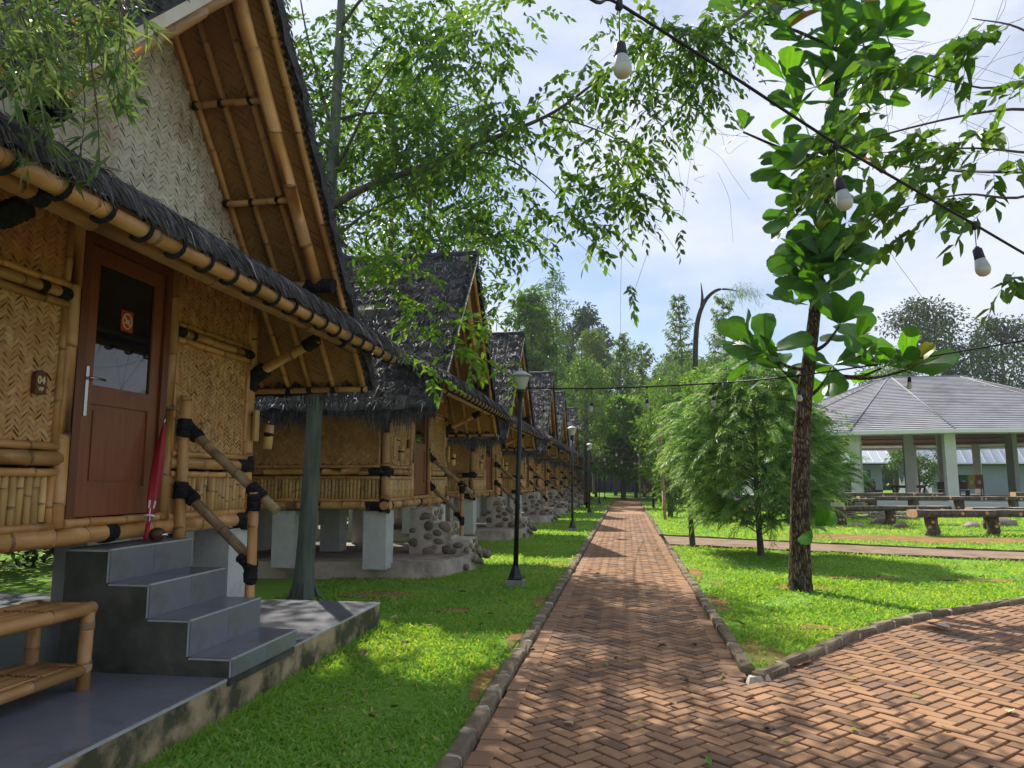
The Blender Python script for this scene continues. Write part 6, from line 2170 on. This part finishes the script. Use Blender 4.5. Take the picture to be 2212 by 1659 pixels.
# behind the huts
for x, y, h_, c, lb in [(-11.0, 10.0, 9.5, 3.6, 'full dark tree added to shade the back of the nearest hut'), (-12.0, 4.5, 9.0, 3.6, 'full dark tree added for shade behind the nearest hut, leftmost of all')]:  # both added to keep the ground behind the nearest hut in shade
    leafy(lb, x, y, h_, c, int(400 + y), 'leaf_dark', 5500, .26, .12, .14, 50, .08)
BH = [(-5.3, 16.1, 11.5, 2.4, 'slim tree with leafy crown in the gap behind the second hut'), (-4.35, 16.3, 10.8, 2.2, 'slim pale-stemmed tree nearest the path in the gap after the second hut'), (-7.9, 14.2, 10.5, 2.3, 'leafy tree close behind the second hut'), (-10.5, 16.5, 12, 2.8, 'tall leafy tree behind the gap of the first two huts'), (-9.6, 22.5, 12.5, 2.6, 'leafy tree behind the third hut'),
      (-12.5, 25, 14, 3.0, 'broad leafy tree behind the third and fourth huts'), (-9.8, 30.5, 12, 2.4, 'leafy tree behind the fourth hut'), (-12, 37, 14, 3.0, 'leafy tree behind the fifth hut'),
      (-9.2, 44, 13, 2.4, 'leafy tree behind the sixth hut'), (-14.5, 18, 15, 3.2, 'dark leafy tree farther back behind the second hut'), (-11.5, 51, 15, 3.2, 'leafy tree behind the last huts')]
for i, (x, y, h_, c, lb) in enumerate(BH):
    leafy(lb, x, y, h_, c, 100 + i, 'leaf_far' if i % 3 else 'leaf_tall', 4200 if i < 2 else 3600, .17 if i < 2 else .19, .075, .08 if i < 2 else .10, 46, .48 if i < 2 else .22)
leafy('slim tall tree with airy crown and bare lower trunk, beyond the far huts', -5.6, 62, 19.0, 2.3, 130, 'leaf_far', 3400, .30, .11, .10, 46, .42)
leafy('dark dense tree crown rising behind the yellow-green one', -4.6, 92, 22.5, 3.4, 131, 'leaf_dark', 6500, .5, .26, .28, 40, .45, flat=1)
leafy('dense yellow-green tree standing left of the path end', -3.2, 78, 17.0, 2.7, 132, 'leaf_yellow', 6500, .36, .17, .2, 44, .35)
leafy('leafy tree behind the last hut, left of the path end', -6.2, 68, 10, 2.6, 133, 'leaf_far', 4200, .28, .11, .14, 40, .15)
leafy('mid-green tree over the end of the path', -1.0, 73, 9.5, 3.0, 134, 'leaf_far', 5200, .28, .12, .15, 44, .33)
leafy('leafy tree before the net fence, right of the path end', 2.6, 70, 10.5, 3.2, 135, 'leaf_far', 5200, .28, .12, .16, 44, .30)
leafy('bushy tree behind the litter bins', 3.9, 62, 8.5, 2.5, 136, 'leaf_tall', 5000, .26, .11, .14, 40, .28)
leafy('young leafy tree with forked stem on the right verge', 1.95, 38.5, 5.6, 1.6, 137, 'leaf_tall', 3000, .20, .085, .10, 40, .25, group='young trees on the right verge')
leafy('dark sapling beside the pale bamboo pole', 1.75, 31.0, 3.9, .8, 138, 'leaf_tall', 1300, .20, .09, .09, 30, .08, group='young trees on the right verge')
leafy('leafy tree on the right verge before the litter bins', 3.4, 47.5, 8.0, 2.2, 139, 'leaf_far', 4200, .23, .095, .13, 44, .28, group='young trees on the right verge')
leafy('tree behind the pale feathery tree', 6.8, 48, 7.2, 2.2, 140, 'leaf_far', 3800, .24, .10, .12, 40, .2)
leafy('tall loose tree right of the path end', 6.0, 75, 14.5, 2.8, 141, 'leaf_far', 4200, .30, .12, .16, 42, .25)
leafy('leafy tree between the two tall upright saplings', 8.2, 68, 11.5, 2.6, 142, 'leaf_far', 4200, .30, .12, .16, 42, .2)
leafy('light green tree over the roof ridge of the pavilion', 28.0, 84, 13.5, 4.4, 143, 'leaf_far', 5000, .4, .17, .2, 44, .3)
leafy('big dark tree rising left behind the pavilion roof', 34.5, 90, 21.5, 6.2, 144, 'leaf_dark', 9000, .5, .24, .35, 52, .35)
leafy('big dark tree rising right behind the pavilion roof', 43.5, 93, 20.0, 5.6, 145, 'leaf_dark', 8500, .5, .24, .35, 50, .3)
leafy('dark tree at the right edge behind the pavilion', 51.5, 95, 16.5, 5.2, 146, 'leaf_dark', 7500, .5, .24, .3, 46, .25)
leafy('small green tree seen through the pavilion columns', 24.6, 68.5, 6.0, 2.0, 147, 'leaf_far', 3000, .3, .13, .12, 36, .2)
leafy('feathery dark tree right behind the pavilion columns', 36.5, 66, 7.5, 1.8, 148, 'leaf_dark', 3000, .3, .1, .12, 36, .2)
leafy('broad tree behind the bushy feathery tree', 12.0, 62, 9.5, 2.8, 149, 'leaf_far', 4200, .3, .13, .16, 42, .2)
spire('tallest upright sapling left of the bare bent trunk', 4.6, 62, 16.6, 201)
spire('upright sapling right of the bare bent trunk', 8.4, 64, 17.2, 202)
spire('shorter upright sapling over the path end', -.3, 66, 14.5, 203, rad=1.1)
spire('upright sapling left of the tallest one', 1.6, 68, 14.0, 204, rad=1.2)

def bent_trunk():
    t = thing('bare_tree', 'bare bent trunk arching to the right with one feathery tuft at its tip', 'tree', (0, 0, 0))
    Y = 52.0
    P = [at(1503, 1030, y=Y), at(1503, 860, y=Y), at(1502, 780, y=Y), at(1506, 700, y=Y), at(1522, 652, y=Y), at(1546, 628, y=Y), at(1572, 625, y=Y), at(1598, 630, y=Y)]
    P.insert(0, np.array((P[0][0], Y, -.2)))
    mb = MB()
    limb(mb, P, [.24, .22, .20, .19, .17, .14, .11, .06, .02], 9)
    limb(mb, [at(1516, 662, y=Y), at(1517, 640, y=Y), at(1514, 610, y=Y)], [.13, .09, .02], 7, 4)
    mb.build('trunk', M['bark_dark'], t)
    rng = np.random.default_rng(3)
    lf = MB()
    c = 700
    ctr = at(1600, 628, y=Y)
    P = ctr + rng.normal(0, 1, (c, 3)) * np.array((.7, .5, .28))
    P[:, 2] -= .3 * ((P[:, 0] - ctr[0]) ** 2)
    D = rng.normal(0, .5, (c, 3)) + np.array((.4, 0, -.3))
    leaf_cloud(lf, P, D, .45 * rng.uniform(.5, 1.2, c), .022, rng, rng.uniform(0, .6, c), fold=.1, fine=False, droop=.5)
    lf.build('crown', M['leaf_far'], t)
bent_trunk()

# pale straight trunk on the left lawn, beside the third lamp post
def pale_trunk():
    p = at(1272, 1092, z=0)
    leafy('tree with pale straight trunk on the left lawn beside the fourth lamp post', p[0] - .1, p[1], 8.5, 2.0, 160, 'leaf_far', 3200, .24, .10, .16, 40, .38)
pale_trunk()
for i, (x, y, h_, c, m_, lb) in enumerate([(2.9, 52, 8.5, 2.3, 'leaf_tall', 'bright leafy tree on the right verge, third from the feathery trees'), (4.6, 43.5, 7.5, 2.1, 'leaf_bright', 'light green leafy tree left of the bushy feathery tree'),
        (5.4, 56, 10.0, 2.6, 'leaf_tall', 'leafy tree behind the litter bins, right of the shorter one'), (.8, 64, 8.0, 2.6, 'leaf_bright', 'light green tree right over the far end of the path'), (-2.6, 66, 9.0, 2.3, 'leaf_tall', 'leafy tree over the last lamp post'),
        (7.5, 57, 9.0, 2.5, 'leaf_bright', 'light green tree behind the pale feathery one'), (9.6, 66, 10.5, 2.6, 'leaf_tall', 'leafy tree left of the pavilion roof'), (-5.2, 60, 7.0, 2.2, 'leaf_bright', 'low light green tree at the end of the row of huts')]):
    leafy(lb, x, y, h_, c, 300 + i, m_, 3600, .30, .125, .11, 42, .22, group='leafy trees around the end of the path')

for i, (x, y, h_, c, m_, lb) in enumerate([(-1.6, 82, 13.5, 3.4, 'leaf_far', 'full green tree filling the gap over the end of the path'), (1.8, 84, 12.5, 3.4, 'leaf_tall', 'full dark-green tree right over the end of the path'),
        (5.2, 82, 13.5, 3.6, 'leaf_far', 'full green tree behind the litter bins'), (9.0, 84, 14.0, 3.6, 'leaf_far', 'full green tree behind the bare bent trunk'), (13.5, 82, 13.0, 3.8, 'leaf_far', 'full green tree left behind the pavilion roof'),
        (-.2, 58.5, 7.6, 2.0, 'leaf_bright', 'light leafy tree arching over the far crossing'), (3.2, 57, 8.8, 2.4, 'leaf_far', 'leafy tree right beside the litter bins'), (-5.0, 84, 12.0, 3.2, 'leaf_far', 'full green tree behind the end of the row of huts')]):
    if y > 70:
        x, y, h_, c = x * 1.2, y + 15, h_ * 1.2, c * 1.15
    leafy(lb, x, y, h_, c, 340 + i, m_, 7500, .46, .21, .16, 50, .12 if y > 70 else .25, group='full trees closing the view at the end of the path')

for i, (x, y, h_, c, m_, lb) in enumerate([(-7.2, 58, 16.5, 3.0, 'leaf_tall', 'tall full tree behind the sixth and seventh huts'), (-8.5, 72, 17.5, 3.4, 'leaf_far', 'tall full tree behind the last huts'), (.6, 100, 19.0, 4.2, 'leaf_tall', 'tall dark-green tree straight over the end of the path'),
        (-9.0, 100, 21.0, 4.6, 'leaf_dark', 'tall dark tree left of the slim airy tree'), (6.4, 100, 18.0, 4.0, 'leaf_far', 'tall green tree behind the tallest upright sapling'), (12.5, 98, 17.5, 4.2, 'leaf_tall', 'tall green tree right of the bare bent trunk')]):
    leafy(lb, x, y, h_, c, 380 + i, m_, 8000, .46, .21, .2, 56, .1, group='tall full trees far behind the path')

# a far wood that reads as one mass
def wood():
    rng = np.random.default_rng(60)
    lf = MB()
    for (xa, xb, y, h_, c) in [(-70, -10, 100, 10, 9000), (-12, 20, 108, 10, 7000), (18, 110, 118, 11, 15000), (-60, -16, 60, 10, 8000), (-40, -16, 25, 9, 6000)]:
        x = rng.uniform(xa, xb, c)
        top = h_ * (.65 + .25 * np.sin(x * .35 + y) + .15 * np.sin(x * .9))
        z = top * rng.random(c) ** .7
        P = np.stack([x, y + rng.normal(0, 2.0, c), z], -1)
        D = rng.normal(0, 1, (c, 3)) + np.array((0, 0, -.3))
        leaf_cloud(lf, P, D, rng.uniform(.6, 1.2, c), .4, rng, np.clip(.2 + .3 * np.sin(x * 1.1) + rng.normal(0, .15, c), 0, 1), fold=.2, fine=False)
    tag(lf.build('far_wood', M['leaf_far']), kind='stuff')
    hb = MB()
    for (xa, xb, y, h_) in [(-90, -12, 104, 5), (-14, 24, 112, 5), (18, 130, 122, 6), (-70, -17, 63, 4.5)]:
        n = 40
        x = np.linspace(xa, xb, n)
        tp = h_ * (1 + .25 * np.sin(x * .4) + rng.normal(0, .1, n))
        V = np.vstack([np.stack([x, np.full(n, y), np.zeros(n)], -1), np.stack([x, np.full(n, y) + 1, tp], -1)])
        hb.add(V, [[i, i + 1, n + i + 1, n + i] for i in range(n - 1)])
    tag(hb.build('wood_bank', M['leaf_dark']), kind='stuff')
wood()

# ------------------------------------------------------------------ fallen leaves
def dry_leaf(seed):
    r = np.random.default_rng(seed)
    nu, nv = 6, 5
    u = np.linspace(0, 1, nu)
    wp = np.sin(np.pi * np.clip(u * .94 + .03, 0, 1)) ** .8 * .5 * r.uniform(.38, .6)
    c1, c2 = (r.uniform(.2, .9), r.uniform(-.5, .5)) if seed != 20 else (.35, .3)
    V = [(jv * wp[i], a - .5, abs(jv) * wp[i] * c1 + .10 * math.sin(a * 3 + seed) + c2 * (a - .5) ** 2 * .5 + .03) for i, a in enumerate(u) for jv in np.linspace(-1, 1, nv)]
    ii = np.arange(nu * nv).reshape(nu, nv)
    mb = MB()
    mb.add(V, np.stack([ii[:-1, :-1], ii[:-1, 1:], ii[1:, 1:], ii[1:, :-1]], -1).reshape(-1, 4), 0, 0, True)
    return mb
dls = [dry_leaf(i).mesh('fallen_leaf', M['leaf_dry']) for i in range(6)]
pls = [dry_leaf(20 + i).mesh('fallen_leaf', M['leaf_pale']) for i in range(2)]
gls = [dry_leaf(30 + i).mesh('fallen_leaf', M['grass']) for i in range(2)]
rf_ = np.random.default_rng(90)
def put_leaf(px, py, s, me, label, group):
    p = at(px, py, z=0)
    onp = (-1.0 < p[0] < .98) or (p[1] < kerb_y(p[0]))
    o = link('fallen_leaf', me, None, (p[0], p[1], (ZP if onp else .05) + .012), (rf_.normal(0, .15), rf_.normal(0, .15), rf_.uniform(0, 6.28)))
    o.scale = (s, s, s)
    tag(o, label, 'leaf', group)
put_leaf(2030, 1356, .34, pls[0], 'big pale curled leaf lying on the paving at the right', 'fallen leaves')
put_leaf(1228, 1560, .085, pls[1], 'pale crumpled leaf on the paving in front, left of the middle', 'fallen leaves')
put_leaf(2182, 1535, .11, pls[1], 'pale leaf on the paving at the right edge, in the shade', 'fallen leaves')
for px, py in [(1384, 1553), (1308, 1432), (1842, 1572), (1530, 1640), (1700, 1595), (2040, 1570), (1840, 1465), (1555, 1460), (1285, 1295), (1980, 1500)]:
    put_leaf(px, py, rf_.uniform(.05, .085), gls[rf_.integers(2)], 'small green leaf lying on the brick paving', 'small green fallen leaves')
for px, py in [(1228, 1357), (1305, 1362), (1360, 1385), (1392, 1418), (1330, 1418), (1150, 1400), (1135, 1440), (1135, 1412), (1430, 1395), (1260, 1410), (1500, 1390), (1420, 1330), (1290, 1240), (1340, 1230), (1360, 1290), (1440, 1245), (1455, 1520), (1300, 1170),
               (1350, 1160), (1325, 1140), (1390, 1165), (1420, 1187), (1370, 1115), (1345, 1125), (1260, 1330), (1560, 1455), (1620, 1510), (1830, 1435), (1910, 1585), (1655, 1570), (1480, 1470), (1750, 1420)]:
    put_leaf(px, py, rf_.uniform(.05, .10), dls[rf_.integers(6)], 'small dry brown leaf lying on the brick paving', 'dry leaves on the paving')
for px, py in [(840, 1395), (875, 1408), (785, 1430), (805, 1545), (700, 1530), (715, 1500), (1080, 1310), (1040, 1285), (1130, 1260), (1000, 1290), (930, 1470), (990, 1450), (640, 1470), (745, 1600), (1060, 1340), (940, 1245), (1180, 1200), (1120, 1180), (1640, 1300), (1560, 1290), (1750, 1320), (1680, 1365), (1900, 1255), (2000, 1240), (2120, 1255), (1560, 1240), (1600, 1360)]:
    put_leaf(px, py, rf_.uniform(.06, .12), dls[rf_.integers(6)], 'small dry brown leaf lying on the grass', 'dry leaves on the grass')
for q in range(34):
    px, py = rf_.uniform(560, 1180), rf_.uniform(1270, 1640)
    if px < 1352 - (py - 1036) * .66 - 12 and px > 1352 - (py - 1036) * 1.75 + 60 and py > 1300:
        put_leaf(px, py, rf_.uniform(.05, .10), dls[rf_.integers(6)], 'small dry brown leaf lying on the grass', 'dry leaves on the grass')
put_leaf(850, 1348, .10, pls[1], 'pale leaf on the lawn beside the corner of the tiled platform', 'fallen leaves')

# ------------------------------------------------------------------ a soil strip where the lawn meets the kerb, tufts along the slabs
def fringe():
    rng = np.random.default_rng(41)
    mb = MB()
    P = []
    for q in range(1500):
        y = rng.uniform(2.6, 7.7)
        P.append((-2.49 + rng.uniform(0, .06), y, 0))
    for q in range(700):
        P.append((rng.uniform(-3.6, -2.5), 7.62 + rng.uniform(0, .08), 0))
    P = np.array(P)
    D = rng.normal(0, .4, P.shape) + np.array((.25, 0, 1.0))
    leaf_cloud(mb, P, D, rng.uniform(.04, .12, len(P)), .009, rng, np.clip(rng.normal(.12, .15, len(P)), 0, 1), fold=.15, droop=.2)
    tag(mb.build('edge_grass', M['grass']), kind='stuff')
fringe()

# ------------------------------------------------------------------ dark hedge added behind the huts, its colour standing in for shade under them
def backdrop_hedge():
    rng = np.random.default_rng(71)
    lf = MB()
    c = 36000
    y = rng.uniform(-4, 62, c)
    z = 2.3 * rng.random(c) ** .8 * (.8 + .25 * np.sin(y * .7))
    P = np.stack([-10.2 + rng.normal(0, .45, c) - .1 * z, y, z], -1)
    leaf_cloud(lf, P, rng.normal(0, 1, (c, 3)) + np.array((.2, 0, -.2)), rng.uniform(.12, .26, c), .10, rng, np.clip(rng.normal(.15, .2, c), 0, 1), fold=.2, fine=False)
    tag(lf.build('backdrop_hedge', M['leaf_dark']), kind='stuff')
backdrop_hedge()
# ------------------------------------------------------------------ thin humid haze over the whole place
def haze():
    hm = bpy.data.materials.new('haze')
    n, l = nodes_of(hm)
    n.clear()
    out = n.new('ShaderNodeOutputMaterial')
    v = n.new('ShaderNodeVolumePrincipled')
    v.inputs['Color'].default_value = (.86, .91, 1.0, 1)
    v.inputs['Density'].default_value = 0.0004
    v.inputs['Anisotropy'].default_value = .35
    l.new(v.outputs[0], out.inputs['Volume'])
    o = MB().box((0, 420, 14.5), (860, 1000, 31)).build('haze', hm)
    tag(o, kind='stuff')
haze()
